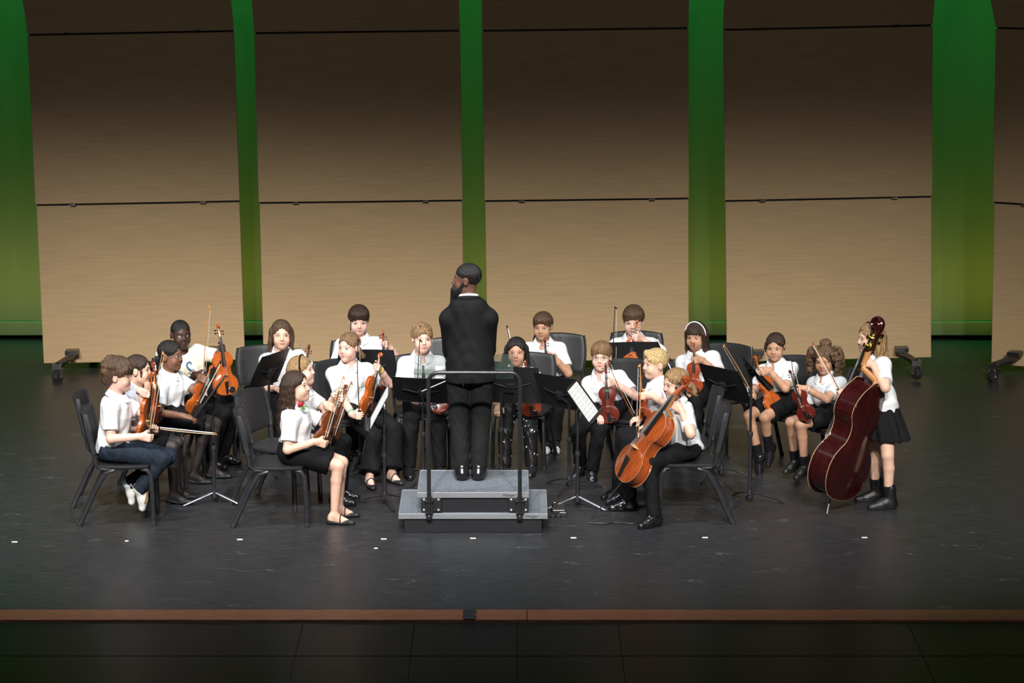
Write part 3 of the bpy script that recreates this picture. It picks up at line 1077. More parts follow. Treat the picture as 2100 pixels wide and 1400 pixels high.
def instrument_meshes(kind):
    half = BASS_HALF if kind == 'bass' else VIOLIN_HALF
    rib = {'violin': 0.031, 'cello': 0.055, 'bass': 0.068}[kind]
    hp_ = catmull(half, 3)
    out = [(x, z) for x, z in hp_] + [(-x, z) for x, z in hp_[-2:0:-1]]
    out = np.array(out)
    n = len(out)
    cz = 0.18
    D = {}

    def plate(y, sgn, arch, over):
        vs, fs = [], []
        rings = [(1.0, -0.004), (1 + over, -0.002), (1 + over, 0.001), (0.94, 0.002), (0.82, 0.30 * arch), (0.62, 0.72 * arch), (0.36, 0.95 * arch), (0.1, arch)]
        for sc, h in rings:
            for x, z in out:
                vs.append((x * sc, y + sgn * h, cz + (z - cz) * (1 + (sc - 1) * (0.75 if sc < 1 else 1))))
        for r in range(len(rings) - 1):
            for k in range(n):
                k2 = (k + 1) % n
                q = [r * n + k, r * n + k2, (r + 1) * n + k2, (r + 1) * n + k]
                fs.append(q if sgn > 0 else q[::-1])
        last = (len(rings) - 1) * n
        fs.append([last + k for k in range(n)] if sgn > 0 else [last + k for k in range(n)][::-1])
        return MB().add(vs, fs).me('plate', True)
    D['top_plate'] = plate(rib / 2, 1, 0.014, 0.03)
    D['back_plate'] = plate(-rib / 2, -1, 0.013, 0.03)
    vs, fs = [], []
    for y in (-rib / 2 - 0.002, rib / 2 + 0.002):
        vs += [(x * 0.985, y, cz + (z - cz) * 0.985) for x, z in out]
    for k in range(n):
        k2 = (k + 1) % n
        fs.append([k, k2, n + k2, n + k])
    D['ribs'] = MB().add(vs, fs).me('ribs', True)
    D['ribs'].set_sharp_from_angle(angle=R_(50))
    ed = []
    for y in (rib / 2, -rib / 2):
        ring = [(x * 1.032, y, cz + (z - cz) * 1.032) for x, z in out]
        ed.append(MB().tube(ring + [ring[0]], 0.0014 if kind == 'violin' else 0.0009, 5, cap=False).me('edge_binding', True))
    D['edges'] = ed
    top = 0.356
    nl = {'violin': 0.135, 'cello': 0.105, 'bass': 0.088}[kind]           # neck length beyond the body
    yn = rib / 2 + 0.002
    # neck with heel
    D['neck'] = MB().tube([(0, -rib / 2 + 0.008, top - 0.004), (0, -rib / 2 + 0.012, top + 0.012), (0, yn - 0.004, top + 0.03), (0, yn, top + nl * 0.6), (0, yn, top + nl)], [0.011, 0.011, 0.0105, 0.0098, 0.0095], 10).me('neck', True)
    fb = MB()
    z0, z1 = 0.235, top + nl
    fb.add([(-0.020, yn + 0.016, z0), (0.020, yn + 0.016, z0), (0.0118, yn + 0.008, z1), (-0.0118, yn + 0.008, z1),
            (-0.013, yn + 0.025, z0), (0.013, yn + 0.025, z0), (0.008, yn + 0.014, z1), (-0.008, yn + 0.014, z1)],
           [[0, 1, 2, 3], [4, 7, 6, 5], [0, 4, 5, 1], [1, 5, 6, 2], [2, 6, 7, 3], [3, 7, 4, 0]])
    D['fingerboard'] = fb.me('fingerboard', True, 0.002)
    # pegbox and scroll
    zp = top + nl
    pb = MB().tube([(0, yn + 0.004, zp - 0.004), (0, yn - 0.002, zp + 0.03), (0, yn - 0.010, zp + 0.062)], [0.0125, 0.0105, 0.0085], 8)
    D['pegbox'] = pb.me('pegbox', True)
    sp = MB()
    pts, rs = [], []
    cyy, czz = yn + 0.003, zp + 0.082
    for k in range(40):
        t = k / 39
        a = R_(205) - t * R_(560)
        r = 0.021 * (1 - 0.78 * t)
        pts.append((0, cyy + r * math.cos(a) * 1.0, czz + r * math.sin(a)))
        rs.append(0.0075 - 0.003 * t)
    sp.tube([(0, yn - 0.010, zp + 0.05)] + pts, [0.008] + rs, 8, ((1, 0, 0), 1.5))
    sp.lathe([(0.006, -0.013), (0.006, 0.013)], 10, basis(y=(0, 0, 1), z=(1, 0, 0)), (0, cyy, czz))
    D['scroll'] = sp.me('scroll', True)
    pg = []
    for k in range(4):
        s = 1 if k % 2 else -1
        z = zp + 0.014 + k * 0.0125
        y = yn - 0.002 - k * 0.0018
        pg.append(MB().tube([(-s * 0.014, y, z), (s * 0.024, y, z)], 0.0028, 6).tube([(s * 0.023, y, z), (s * 0.040, y, z)], [0.0035, 0.0075], 8, ((0, 1, 0), 0.45)).me('peg', True))
    D['pegs'] = pg
    ya = rib / 2 + 0.013
    tp = MB()
    tp.add([(-0.009, ya - 0.012, 0.002), (0.009, ya - 0.012, 0.002), (0.02, ya + 0.009, 0.108), (-0.02, ya + 0.009, 0.108),
            (-0.006, ya - 0.004, 0.0), (0.006, ya - 0.004, 0.0), (0.013, ya + 0.018, 0.108), (-0.013, ya + 0.018, 0.108)],
           [[0, 1, 2, 3], [4, 7, 6, 5], [0, 4, 5, 1], [1, 5, 6, 2], [2, 6, 7, 3], [3, 7, 4, 0]])
    D['tailpiece'] = tp.me('tailpiece', True, 0.002)
    D['bridge'] = MB().prism([(-0.021, 0), (-0.008, 0.003), (0.008, 0.003), (0.021, 0), (0.018, 0.02), (0.012, 0.031), (0, 0.034), (-0.012, 0.031), (-0.018, 0.02)], -0.002, 0.002, M=[[1, 0, 0], [0, 0, 1], [0, -1, 0]], c=(0, ya - 0.003, 0.162)).me('bridge')
    st = []
    for k in range(4):
        x = (k - 1.5)
        st.append(MB().tube([(x * 0.0058, ya + 0.016, 0.106), (x * 0.0072, ya + 0.031, 0.162), (x * 0.0042, yn + 0.0175, zp)], 0.0007 if kind == 'violin' else 0.0009, 4).me('string'))
    D['strings'] = st
    fh = []
    for s in (-1, 1):
        P = [(s * 0.043, 0.128), (s * 0.036, 0.132), (s * 0.037, 0.15), (s * 0.034, 0.165), (s * 0.028, 0.18), (s * 0.024, 0.195), (s * 0.029, 0.2)]
        C_ = catmull(P, 4)
        fh.append(MB().tube([(x, rib / 2 + (0.006 if abs(x) > 0.034 else 0.0095), z) for x, z in C_], [0.0032] * 4 + [0.0026] * (len(C_) - 8) + [0.0032] * 4, 6, ((0, 1, 0), 0.7)).me('f_hole', True))
    D['f_holes'] = fh
    D['chin_rest'] = MB().lathe([(0.026, 0), (0.03, 0.004), (0.022, 0.009), (0.005, 0.007)], 16, basis(x=(1, 0, 0), z=(0, 1, 0)) @ np.diag([1.0, 0.8, 1.0]), (-0.04, rib / 2 + 0.012, 0.035)).me('chin_rest', True)
    return D


IM = {k: instrument_meshes(k) for k in ('violin', 'cello', 'bass')}
INST_LEN = {'violin': 0.356 + 0.135 + 0.104, 'cello': 0.356 + 0.105 + 0.104, 'bass': 0.356 + 0.088 + 0.104}


def instrument(kind, scroll, bottom, normal, varnish, label, name=None, sx=1.0, fboard=EBONY, group=None, cat=None):
    """scroll and bottom are world points; normal: where the front of the instrument faces"""
    ax = np.array(scroll) - np.array(bottom)
    L = np.linalg.norm(ax)
    k = L / INST_LEN[kind]
    M = basis(y=normal, z=ax)
    rt = empty(name or kind, label=label, cat=cat or kind, group=group, M=mat4(M * np.array([k * sx, k, k])[None, :], bottom))
    D = IM[kind]
    tp = obj('top_plate', D['top_plate'], varnish, rt)
    for f in D['f_holes']:
        obj('f_hole', f, EBONY, tp)
    bp = obj('back_plate', D['back_plate'], varnish, rt)
    obj('ribs', D['ribs'], varnish, rt)
    obj('edge_binding', D['edges'][0], PURF if kind != 'violin' else varnish, tp)
    obj('edge_binding', D['edges'][1], PURF if kind != 'violin' else varnish, bp)
    obj('neck', D['neck'], NECKW if kind != 'bass' else NECKW, rt)
    obj('fingerboard', D['fingerboard'], fboard, rt)
    obj('pegbox', D['pegbox'], varnish, rt)
    obj('scroll', D['scroll'], varnish, rt)
    for p in D['pegs']:
        obj('peg', p, BRASS if kind == 'bass' else EBONY, rt)
    obj('tailpiece', D['tailpiece'], EBONY, rt)
    obj('bridge', D['bridge'], MAPLE, rt)
    for s_ in D['strings']:
        obj('string', s_, STRINGM, rt)
    if kind == 'violin':
        obj('chin_rest', D['chin_rest'], EBONY, rt)
    return rt


def bow(tip, frog, label, stick=STICK, side=(0, -1, 0)):
    """bow from tip to screw; side: where the hair lies"""
    tip, frog = np.array(tip), np.array(frog)
    ax = tip - frog
    L = np.linalg.norm(ax)
    M = basis(y=side, z=ax)
    rt = empty('bow', label=label, cat='bow', group='bows of the string players', M=mat4(M, frog))
    n = 10
    obj('stick', MB().tube([(0, -0.007 * math.sin(math.pi * i / n), L * i / n) for i in range(n + 1)], [0.0048 - 0.0018 * i / n for i in range(n + 1)], 6).me('stick', True), stick, rt)
    obj('bow_hair', MB().box((0, 0.016, L * 0.52), (0.008, 0.0016, L * 0.86)).me('bow_hair'), HORSE, rt)
    obj('frog', MB().box((0, 0.010, L * 0.085), (0.011, 0.018, 0.05)).me('frog', bevel=0.002), EBONY, rt)
    obj('tip', MB().prism([(-0.0, -0.004), (0.019, -0.012), (0.02, -0.004), (0.006, 0.012), (-0.004, 0.014)], -0.004, 0.004, M=[[0, 1, 0], [1, 0, 0], [0, 0, 1]], c=(0, 0, L - 0.008)).me('tip', bevel=0.001), stick, rt)
    obj('screw', MB().lathe([(0.0045, -0.014), (0.005, 0), (0.004, 0.004)], 8).me('screw', True), CHROME, rt)
    return rt


# ------------------------------------------------------------------ people
def skin(name, col):
    m = mat(name, col, 0.52, spec=0.35, noise=(14, 0.07, (1, 1, 1)))
    return m


SK_LIGHT = skin('skin_light', (0.70, 0.43, 0.32))
SK_PINK = skin('skin_pink', (0.73, 0.45, 0.36))
SK_TAN = skin('skin_tan', (0.50, 0.275, 0.175))
SK_BROWN = skin('skin_brown', (0.20, 0.092, 0.055))
SK_DARK = skin('skin_dark', (0.058, 0.027, 0.019))
SK_COND = skin('skin_deep_brown', (0.135, 0.062, 0.043))
LIPS = {SK_LIGHT: mat('lips_light', (0.5, 0.2, 0.17), 0.4, noise=(20, 0.1, (1, 1, 1))), SK_PINK: mat('lips_pink', (0.52, 0.2, 0.18), 0.4, noise=(20, 0.1, (1, 1, 1))),
        SK_TAN: mat('lips_tan', (0.36, 0.14, 0.11), 0.4, noise=(20, 0.1, (1, 1, 1))), SK_BROWN: mat('lips_brown', (0.2, 0.07, 0.06), 0.4, noise=(20, 0.1, (1, 1, 1))),
        SK_DARK: mat('lips_dark', (0.08, 0.03, 0.028), 0.4, noise=(20, 0.1, (1, 1, 1))), SK_COND: mat('lips_deep', (0.1, 0.04, 0.035), 0.4, noise=(20, 0.1, (1, 1, 1)))}


def hairm(name, col, var=0.4):
    return mat(name, col, 0.42, spec=0.45, noise=(14, var + .25, (9, 9, 1.1)), bump=(22, 0.9, (9, 9, 1.0)))


H_BROWN = hairm('hair_brown', (0.085, 0.048, 0.026))
H_DKBROWN = hairm('hair_dark_brown', (0.038, 0.02, 0.012))
H_BLACK = hairm('hair_black', (0.012, 0.01, 0.009))
H_LTBROWN = hairm('hair_light_brown', (0.20, 0.115, 0.055))
H_BLOND = hairm('hair_blond', (0.52, 0.36, 0.16), 0.3)
H_DKBLOND = hairm('hair_dark_blond', (0.28, 0.17, 0.075))
H_FAIR = hairm('hair_fair', (0.25, 0.15, 0.07))
H_CURL = hairm('hair_curly_brown', (0.12, 0.068, 0.036))
WHITE = mat('white_polo_cloth', (0.73, 0.74, 0.765), 0.85, spec=0.2, bump=(16, 0.6, (1, 1, 0.55)), noise=(5, 0.025, (1, 1, 1)))
CREAM = mat('cream_tshirt_cloth', (0.78, 0.74, 0.62), 0.85, spec=0.2, bump=(18, 0.2, (1, 1, 0.6)), noise=(5, 0.03, (1, 1, 1)))
BLACKC = mat('black_cloth', (0.0075, 0.0075, 0.0088), 0.85, spec=0.15, bump=(24, 0.35, (1, 1, 0.5)), noise=(9, 0.3, (1, 1, 1)))
SUIT = mat('black_suit_wool', (0.0068, 0.0068, 0.0076), 0.8, spec=0.2, bump=(20, 0.3, (1, 1, 0.4)), noise=(9, 0.2, (1, 1, 1)))
SUITP = mat('charcoal_trousers', (0.0105, 0.011, 0.0115), 0.85, spec=0.2, bump=(20, 0.35, (1, 1, 0.4)), noise=(9, 0.2, (1, 1, 1)))
DENIM = mat('dark_navy_denim', (0.012, 0.019, 0.032), 0.8, spec=0.25, bump=(40, 0.3, (1, 1, 0.5)), noise=(20, 0.35, (1, 1, 1)))
TIGHTS = mat('sheer_black_tights', (0.022, 0.016, 0.015), 0.6, noise=(9, 0.3, (1, 1, 1)))
SHOEB = mat('black_leather', (0.011, 0.011, 0.013), 0.22, spec=0.6, noise=(12, 0.2, (1, 1, 1)))
BOOTM = mat('speckled_black_boot', (0.0085, 0.0085, 0.009), 0.34, spec=0.5, noise=(260, 0.9, (1, 1, 1)), bump=(150, 0.3, (1, 1, 1)))
SHOEM = mat('black_canvas_shoe', (0.012, 0.012, 0.013), 0.6, noise=(12, 0.2, (1, 1, 1)))
SOLEB = mat('black_sole', (0.016, 0.016, 0.016), 0.6, noise=(12, 0.2, (1, 1, 1)))
SNEAK = mat('white_sneaker', (0.75, 0.75, 0.74), 0.5, noise=(14, 0.08, (1, 1, 1)))
SNSOLE = mat('sneaker_sole', (0.5, 0.5, 0.48), 0.6, noise=(14, 0.1, (1, 1, 1)))
GOLDT = mat('gold_trim', (0.36, 0.24, 0.06), 0.4, noise=(14, 0.2, (1, 1, 1)))
EYEW = mat('eye_white', (0.55, 0.53, 0.51), 0.25, noise=(30, 0.03, (1, 1, 1)))
IRIS = mat('iris_dark', (0.02, 0.012, 0.008), 0.15, noise=(90, 0.2, (1, 1, 1)))
LASH = mat('lash', (0.03, 0.018, 0.013), 0.6, noise=(30, 0.2, (1, 1, 1)))
BLK = mat('black_plastic', (0.01, 0.01, 0.01), 0.3, noise=(20, 0.1, (1, 1, 1)))
WIRE = mat('pale_frame', (0.42, 0.38, 0.36), 0.25, 0.4, noise=(20, 0.1, (1, 1, 1)))
RIBBON = mat('white_ribbon', (0.8, 0.8, 0.82), 0.6, noise=(20, 0.05, (1, 1, 1)))


def sequins():
    m = bpy.data.materials.new('black_sequins')
    m.use_nodes = True
    nt = m.node_tree
    b = nt.nodes['Principled BSDF']
    vo = nt.nodes.new('ShaderNodeTexVoronoi')
    vo.inputs['Scale'].default_value = 90
    tc = nt.nodes.new('ShaderNodeTexCoord')
    nt.links.new(tc.outputs['Object'], vo.inputs['Vector'])
    r = nt.nodes.new('ShaderNodeValToRGB')
    r.color_ramp.interpolation = 'CONSTANT'
    r.color_ramp.elements[0].color = (0.01, 0.01, 0.01, 1)
    r.color_ramp.elements[1].position = 0.985
    r.color_ramp.elements[1].color = (0.85, 0.85, 0.85, 1)
    sp = nt.nodes.new('ShaderNodeSeparateColor')
    nt.links.new(vo.outputs['Color'], sp.inputs['Color'])
    nt.links.new(sp.outputs['Red'], r.inputs['Fac'])
    nt.links.new(r.outputs['Color'], b.inputs['Base Color'])
    b.inputs['Roughness'].default_value = 0.25
    return m


SEQUIN = sequins()


def yaw_frame(phi):
    F = facing(phi)
    U = V(0, 0, 1)
    return np.stack([np.cross(F, U), F, U], 1)          # right, forward, up


def head_frame(phi, pitch, roll):
    M = yaw_frame(phi)
    p, r = R_(-pitch), R_(roll)
    Rx = np.array([[1, 0, 0], [0, math.cos(p), -math.sin(p)], [0, math.sin(p), math.cos(p)]])
    Ry = np.array([[math.cos(r), 0, math.sin(r)], [0, 1, 0], [-math.sin(r), 0, math.cos(r)]])
    return M @ Rx @ Ry


def ik(S, T, l1, l2, pole):
    d = T - S
    L = np.linalg.norm(d)
    m = (l1 + l2) * 0.995
    if L > m:
        l1, l2 = l1 * L / m, l2 * L / m
    mn = abs(l1 - l2) + 0.01
    L = max(L, mn)
    u = unit(d)
    a = (l1 * l1 - l2 * l2 + L * L) / (2 * L)
    h = math.sqrt(max(l1 * l1 - a * a, 1e-6))
    p = unit(pole - u * (pole @ u))
    return S + u * a + p * h


def head_mesh(neck_l, w=1.0, adult=0.0):
    """head and neck in head space (x right, y forward, z up), metres at scale 1"""
    lo = np.minimum(V(-.1, -.12, -.13), neck_l - 0.075)
    hi = np.maximum(V(.1, .125, .13), neck_l + 0.075)
    f = Field(lo, hi, 0.0051)
    ad = adult
    f.ell((0, -.014, .032), (.074 * w, .089, .079))
    f.ell((0, .018, -.026), (.060 * w, .064, .078 + .006 * ad), k=.03)
    f.cone((-.034 * w, .014, -.066), (0, .050, -.086 - .006 * ad), .025, .019, k=.03)
    f.cone((.034 * w, .014, -.066), (0, .050, -.086 - .006 * ad), .025, .019, k=.03)
    for s in (-1, 1):
        f.ell((s * .036 * w, .050, -.040), (.026, .024, .027), k=.024)
        f.cone((s * .012, .074, .023), (s * .043, .066, .021), .005 + .003 * ad, .004, k=.016)
        f.ell((s * .031, .085, .000), (.0185, .012, .0095), k=.007, op='sub')
    f.cone((0, .077, .004), (0, .090 + .010 * ad, -.026), .0055, .0085 + .002 * ad, k=.014)
    for s in (-1, 1):
        f.ell((s * .0095, .083 + .007 * ad, -.0295), (.0070, .0075, .0062), k=.006)
    f.ell((0, .0775, -.0535), (.019, .0085, .0048), k=.004)
    f.ell((0, .0765, -.0635), (.016, .0095, .0056), k=.004)
    f.ell((0, .087, -.0582), (.019, .006, .0014), k=.003, op='sub')
    for s in (-1, 1):
        f.ell((s * .076 * w, -.012, -.006), (.009, .019, .029), k=.008)
        f.ell((s * .086 * w, -.008, -.004), (.006, .009, .015), k=.006, op='sub')
    f.cone((0, -.022, -.05), tuple(neck_l), .046, .053, k=.02)
    return f.mesh()


def lock(f, pts, r0, r1, k=0.012):
    n = len(pts) - 1
    for i in range(n):
        f.cone(pts[i], pts[i + 1], r0 + (r1 - r0) * i / n, r0 + (r1 - r0) * (i + 1) / n, k)


def hair_mesh(style, rnd, L=0.25, w=1.0, hback=0.0):
    big = style in ('curly',)
    lo, hi = V(-.13, -.16, -.16), V(.13, .13, .16)
    if style in ('long', 'wavy', 'half'):
        lo = V(-.15, -.21 - hback, -.12 - L)
    if style in ('pony', 'lowpony', 'bun', 'blondpony'):
        lo = V(-.13, -.23, -.13 - L)
    if big:
        lo, hi = V(-.2, -.2, -.2), V(.2, .14, .2)
    f = Field(lo, hi, 0.0072 if lo[2] < -.3 or big else 0.0061)
    t = {'buzz': 0.004, 'fade': .005, 'short': .013, 'mop': .024, 'swept': .015, 'bowl': .016, 'bun': .008, 'lowpony': .009}.get(style, 0.011)
    ft = {'buzz': .062, 'fade': .06, 'short': .054, 'mop': .038, 'swept': .058, 'bowl': .042, 'bangs': .036}.get(style, .066)
    f.ell((0, -.016, .034), (.072 * w + t, .088 + t, .079 + t))
    if style == 'mop':
        for _ in range(26):
            a, b = rnd.uniform(0, 6.28), rnd.uniform(-.1, 1.2)
            p = V(math.cos(a) * math.cos(b) * .086, -.018 + math.sin(a) * math.cos(b) * .1, .034 + math.sin(b) * .094)
            f.ell(p, (.022, .022, .018), k=.02)
        f.ell((0, -.075, -.02), (.07, .045, .055), k=.03)
    if style in ('short', 'bowl'):
        f.ell((0, .035, .072), (.066, .05, .036), k=.03)
        f.ell((0, -.075, -.015), (.066, .035, .055), k=.03)
    if style == 'swept':
        for _ in range(22):
            x = rnd.uniform(-.055, .055)
            y = rnd.uniform(-.03, .055)
            f.cone((x, y, .095 - abs(x) * .35), (x * 1.1 + .012, y + rnd.uniform(-.02, .02), .128 + rnd.uniform(-.012, .012) - abs(x) * .5), .014, .006, k=.014)
        f.ell((0, -.07, -.01), (.062, .03, .05), k=.03)
    if style == 'blondpony' or style == 'sidefringe':
        f.cone((.02, .06, .085), (-.05, .07, .045), .018, .012, k=.02)
        f.cone((.02, .055, .09), (.07, .04, .03), .018, .012, k=.02)
    # nape / side line and face opening
    def line(P):
        y = P[..., 1]
        z = P[..., 2]
        zl = np.interp(y, [-.12, -.06, -.025, .01, .05, .09], [-.068, -.06, -.028, -.004 if style not in ('buzz', 'fade') else .012, .02, .02])
        return (zl - z).astype(np.float32)
    if style not in ('curly',):
        P = f.all()
        f.d = np.maximum(f.d, line(P) * 0.8)
    f.ell((0, .100, ft - .093), ((.066 if style in ('long', 'wavy', 'half') else .060) * w, .070 if style in ('long', 'wavy', 'half') else .066, .093), k=.012, op='sub')
    if style in ('long', 'wavy', 'half', 'bun', 'lowpony', 'pony'):
        f.ell((0, .108, .0), (.044, .05, .090), k=.012, op='sub')
    if style in ('short', 'mop', 'swept', 'bowl', 'fade', 'pony', 'bun', 'lowpony', 'blondpony', 'sidefringe'):
        for s in (-1, 1):
            f.ell((s * .085, -.004, -.012), (.022, .024, .034), k=.008, op='sub')
    if style == 'bangs':
        for i in range(9):
            x = -.05 + .0125 * i
            f.cone((x * .9, .066 - abs(x) * .3, .075), (x * 1.1, .088 - abs(x) * .5, .036 + rnd.uniform(-.006, .004)), .012, .006, k=.008)
    if style == 'bowl':
        for i in range(11):
            x = -.06 + .012 * i
            f.cone((x * .8, .06 - abs(x) * .3, .085), (x * 1.1, .088 - abs(x) * .55, .04 + rnd.uniform(-.012, .008)), .014, .004, k=.007)
    if style == 'short':
        for i in range(9):
            x = -.055 + .0135 * i
            f.cone((x * .7 - .01, .06 - abs(x) * .25, .088), (x * 1.1 + .012, .086 - abs(x) * .45, .05 + rnd.uniform(-.012, .008)), .014, .004, k=.007)
    if style in ('long', 'wavy', 'bangs', 'half'):
        amp = .016 if style in ('wavy', 'half') else .004
        for i in range(17):
            a = R_((-118 + 236 * i / 16) * (1.0 if style == 'bangs' else .86))               # around the back, 0 = straight behind
            x0, y0 = .078 * math.sin(a), -.02 - .082 * math.cos(a)
            front = abs(a) > R_(80)
            ln = L * rnd.uniform(.82, 1.0) * (.85 if front else 1.0)
            ph = rnd.uniform(0, 6)
            pts = []
            for q in range(9):
                u = q / 8
                z = .03 - ln * u - .02 * u
                sw = amp * math.sin(ph + u * 9) * u
                ex = 1 + (.22 * u if style != 'bangs' else .1 * u)
                pts.append(V(x0 * ex + sw, y0 * (1 + .18 * u) + amp * .7 * math.cos(ph + u * 8) * u - (.012 * u) - hback * min(1, u * 1.6) * (0.25 if front else 1.0), z))
            lock(f, pts, .021, .008)
    if style in ('pony', 'lowpony', 'blondpony'):
        zc = .03 if style == 'pony' else -.035
        f.ell((0, -.115, zc), (.022, .018, .022), k=.015)
        for i in range(7):
            ph = rnd.uniform(0, 6)
            pts = [V(rnd.uniform(-.012, .012) * u * 2 + .012 * math.sin(ph) * min(1, u * 3), -.118 - .045 * math.sin(min(1, u * 1.6) * 1.6) + .01 * math.cos(ph + 5 * u), zc - (L * u * rnd.uniform(.85, 1)) ) for u in np.linspace(0, 1, 7)]
            lock(f, pts, .017, .007)
    if style == 'bun':
        f.ell((0, -.108, .02), (.036, .03, .036), k=.012)
        for i in range(3):
            lock(f, [V(.075 * (-1) ** i, .03, .04), V(.082 * (-1) ** i, .035, .0), V(.078 * (-1) ** i, .03, -.04)], .006, .003)
    if style == 'curly':
        P = f.all()
        f.d = np.maximum(f.d, -(P[..., 2] + .05) * .8)
        for _ in range(330):
            a = rnd.uniform(0.35, 2 * math.pi - .35) + math.pi / 2
            zz = rnd.uniform(-.12, .09)
            rad = .105 + .045 * math.cos((zz + .03) * 9)
            p = V(math.cos(a) * rad * 1.0, -.02 + math.sin(a) * rad * .72, zz)
            if p[1] > .055 - .1 * 0:
                continue
            rb = rnd.uniform(.013, .02)
            f.ell(p, (rb, rb, rb), k=.009)
        f.ell((.0, -.045, .135), (.05, .045, .034), k=.012)
        f.ell((0, .100, ft - .098), (.064, .07, .098), k=.01, op='sub')
        P = f.all()
        f.d = f.d + (.006 * np.sin(P[..., 0] * 210) * np.sin(P[..., 1] * 210 + 1) * np.sin(P[..., 2] * 180)).astype(np.float32)
    elif style in ('buzz', 'fade'):
        P = f.all()
        f.d = f.d + (.0012 * np.sin(P[..., 0] * 420) * np.sin(P[..., 1] * 420) * np.sin(P[..., 2] * 420)).astype(np.float32)
    else:
        P = f.all()
        az = np.arctan2(P[..., 0], -(P[..., 1] + .03))
        rr = np.sqrt(P[..., 0] ** 2 + (P[..., 1] + .02) ** 2)
        wgt = np.clip(rr / .05, 0, 1)
        f.d = f.d + (wgt * (.0019 * np.sin(30 * az + 22 * P[..., 2]) + .0013 * np.sin(57 * az - 31 * P[..., 2] + 1.3))).astype(np.float32)
        if style in ('swept', 'mop', 'short'):
            f.d = f.d + (.0022 * np.sin(P[..., 0] * 170 + 3 * np.sin(P[..., 2] * 60)) * np.sin(P[..., 1] * 90 + P[..., 2] * 110)).astype(np.float32)
    return f.mesh()


CURL = {'grip': (58, 72, 40), 'soft': (30, 42, 28), 'bow': (48, 62, 30), 'flat': (14, 20, 14)}


def hand_prims(f, Wp, d, n, th, s, curl):
    """palm, four fingers and thumb; d wrist to knuckles, n palm normal, th towards the thumb"""
    P = lambda a, b, c: Wp + s * (d * a + th * b + n * c)
    f.cone(P(-.02, 0, 0), P(.012, 0, 0), .0235 * s, .0225 * s, k=.012)
    for b, r in ((.021, .0125), (.007, .0135), (-.008, .013), (-.021, .0115)):
        f.cone(P(.012, b * .75, 0), P(.074, b, 0), r * s, .0105 * s, k=.012)
    f.cone(P(.015, .016, .006), P(.045, .026, .006), .014 * s, .012 * s, k=.012)
    c1, c2, c3 = [R_(c) for c in CURL[curl]]
    for i, (b, ln, r) in enumerate(((.0235, .062, .0078), (.008, .068, .0080), (-.0075, .063, .0076), (-.0225, .050, .0068))):
        p = P(.074, b, 0)
        a = 0
        wig = 0.06 * (i - 1.5)
        for seg, (fr, ca) in enumerate(((.45, c1 * (1 + wig)), (.31, c2), (.24, c3))):
            a += ca
            dirv = d * math.cos(a) + n * math.sin(a)
            q = p + dirv * ln * fr * s
            f.cone(p, q, r * s * (1 - .08 * seg), r * s * (.94 - .1 * seg), k=.003)
            p = q
    t0 = P(.022, .024, .006)
    t1 = t0 + s * .034 * unit(d * .62 + th * .62 + n * .42)
    t2 = t1 + s * .028 * unit(d * .85 + th * .05 + n * .55)
    f.cone(t0, t1, .0115 * s, .0092 * s, k=.008)
    f.cone(t1, t2, .0092 * s, .0072 * s, k=.003)


def arm_mesh(S, E, Wp, d, n, th, s, curl):
    pts = np.array([E, Wp, Wp + d * .16 * s, Wp + n * .09 * s, Wp + th * .08 * s, S * .45 + E * .55])
    f = Field(pts.min(0) - .07 * s, pts.max(0) + .07 * s, .0050)
    hand_prims(f, Wp, d, n, th, s, curl)
    f.cone(E, E * .35 + Wp * .65, .035 * s, .029 * s, k=.01)
    f.cone(E * .35 + Wp * .65, Wp, .029 * s, .0225 * s, k=.01)
    f.cone(S * .4 + E * .6, E, .039 * s, .035 * s, k=.012)
    return f.mesh()


TPROF = dict(t=[-.3, -.12, 0, .18, .4, .65, .85, .95, 1.0, 1.06], x=[.120, .132, .135, .128, .122, .135, .140, .118, .080, .05],
             y=[.100, .108, .108, .103, .098, .104, .094, .078, .064, .05], o=[0, 0, 0, .004, .010, .012, .004, -.004, -.004, 0])


TSUIT = dict(TPROF, x=[.160, .157, .154, .148, .138, .136, .130, .110, .080, .05], y=[.118, .118, .116, .112, .106, .106, .096, .078, .064, .05])


def torso_fn(o, M, L, s, grow, z0, z1, fold=0.0, seed=0.0, wx=1.0, prof=None):
    T_ = prof or TPROF
    M32 = M.astype(np.float32)

    def fn(P):
        q = (P - o.astype(np.float32)) @ M32
        t = q[..., 2] / L
        rx = np.interp(t, T_['t'], T_['x']) * s * wx + grow
        ry = np.interp(t, T_['t'], T_['y']) * s + grow
        yo = np.interp(t, T_['t'], T_['o']) * s
        k = np.sqrt((q[..., 0] / rx) ** 2 + ((q[..., 1] - yo) / ry) ** 2)
        d = (k - 1) * np.minimum(rx, ry) * .9
        if fold:
            d = d + fold * (np.sin(q[..., 2] * 52 + 4 * np.sin(q[..., 0] * 16 + seed) + seed) * np.clip(1 - t * 1.3, .15, 1) + .6 * np.sin(q[..., 0] * 60 + q[..., 2] * 28 + seed * 2))
        return np.maximum(d, np.maximum(q[..., 2] - z1, z0 - q[..., 2]))
    return fn


def put_mesh(name, vf, m, root, matidx=None):
    v, f = vf
    me = mesh_np(name, v - np.array(root.location, np.float32), f)
    o = obj(name, me, m, root)
    if matidx is not None:
        me.polygons.foreach_set('material_index', matidx.astype(np.int32))
    return o


def put_mb(name, mb, m, root, smooth=True, **kw):
    me = mb.me(name, smooth, **kw)
    me.transform(Matrix.Translation(-root.location))
    return obj(name, me, m, root)


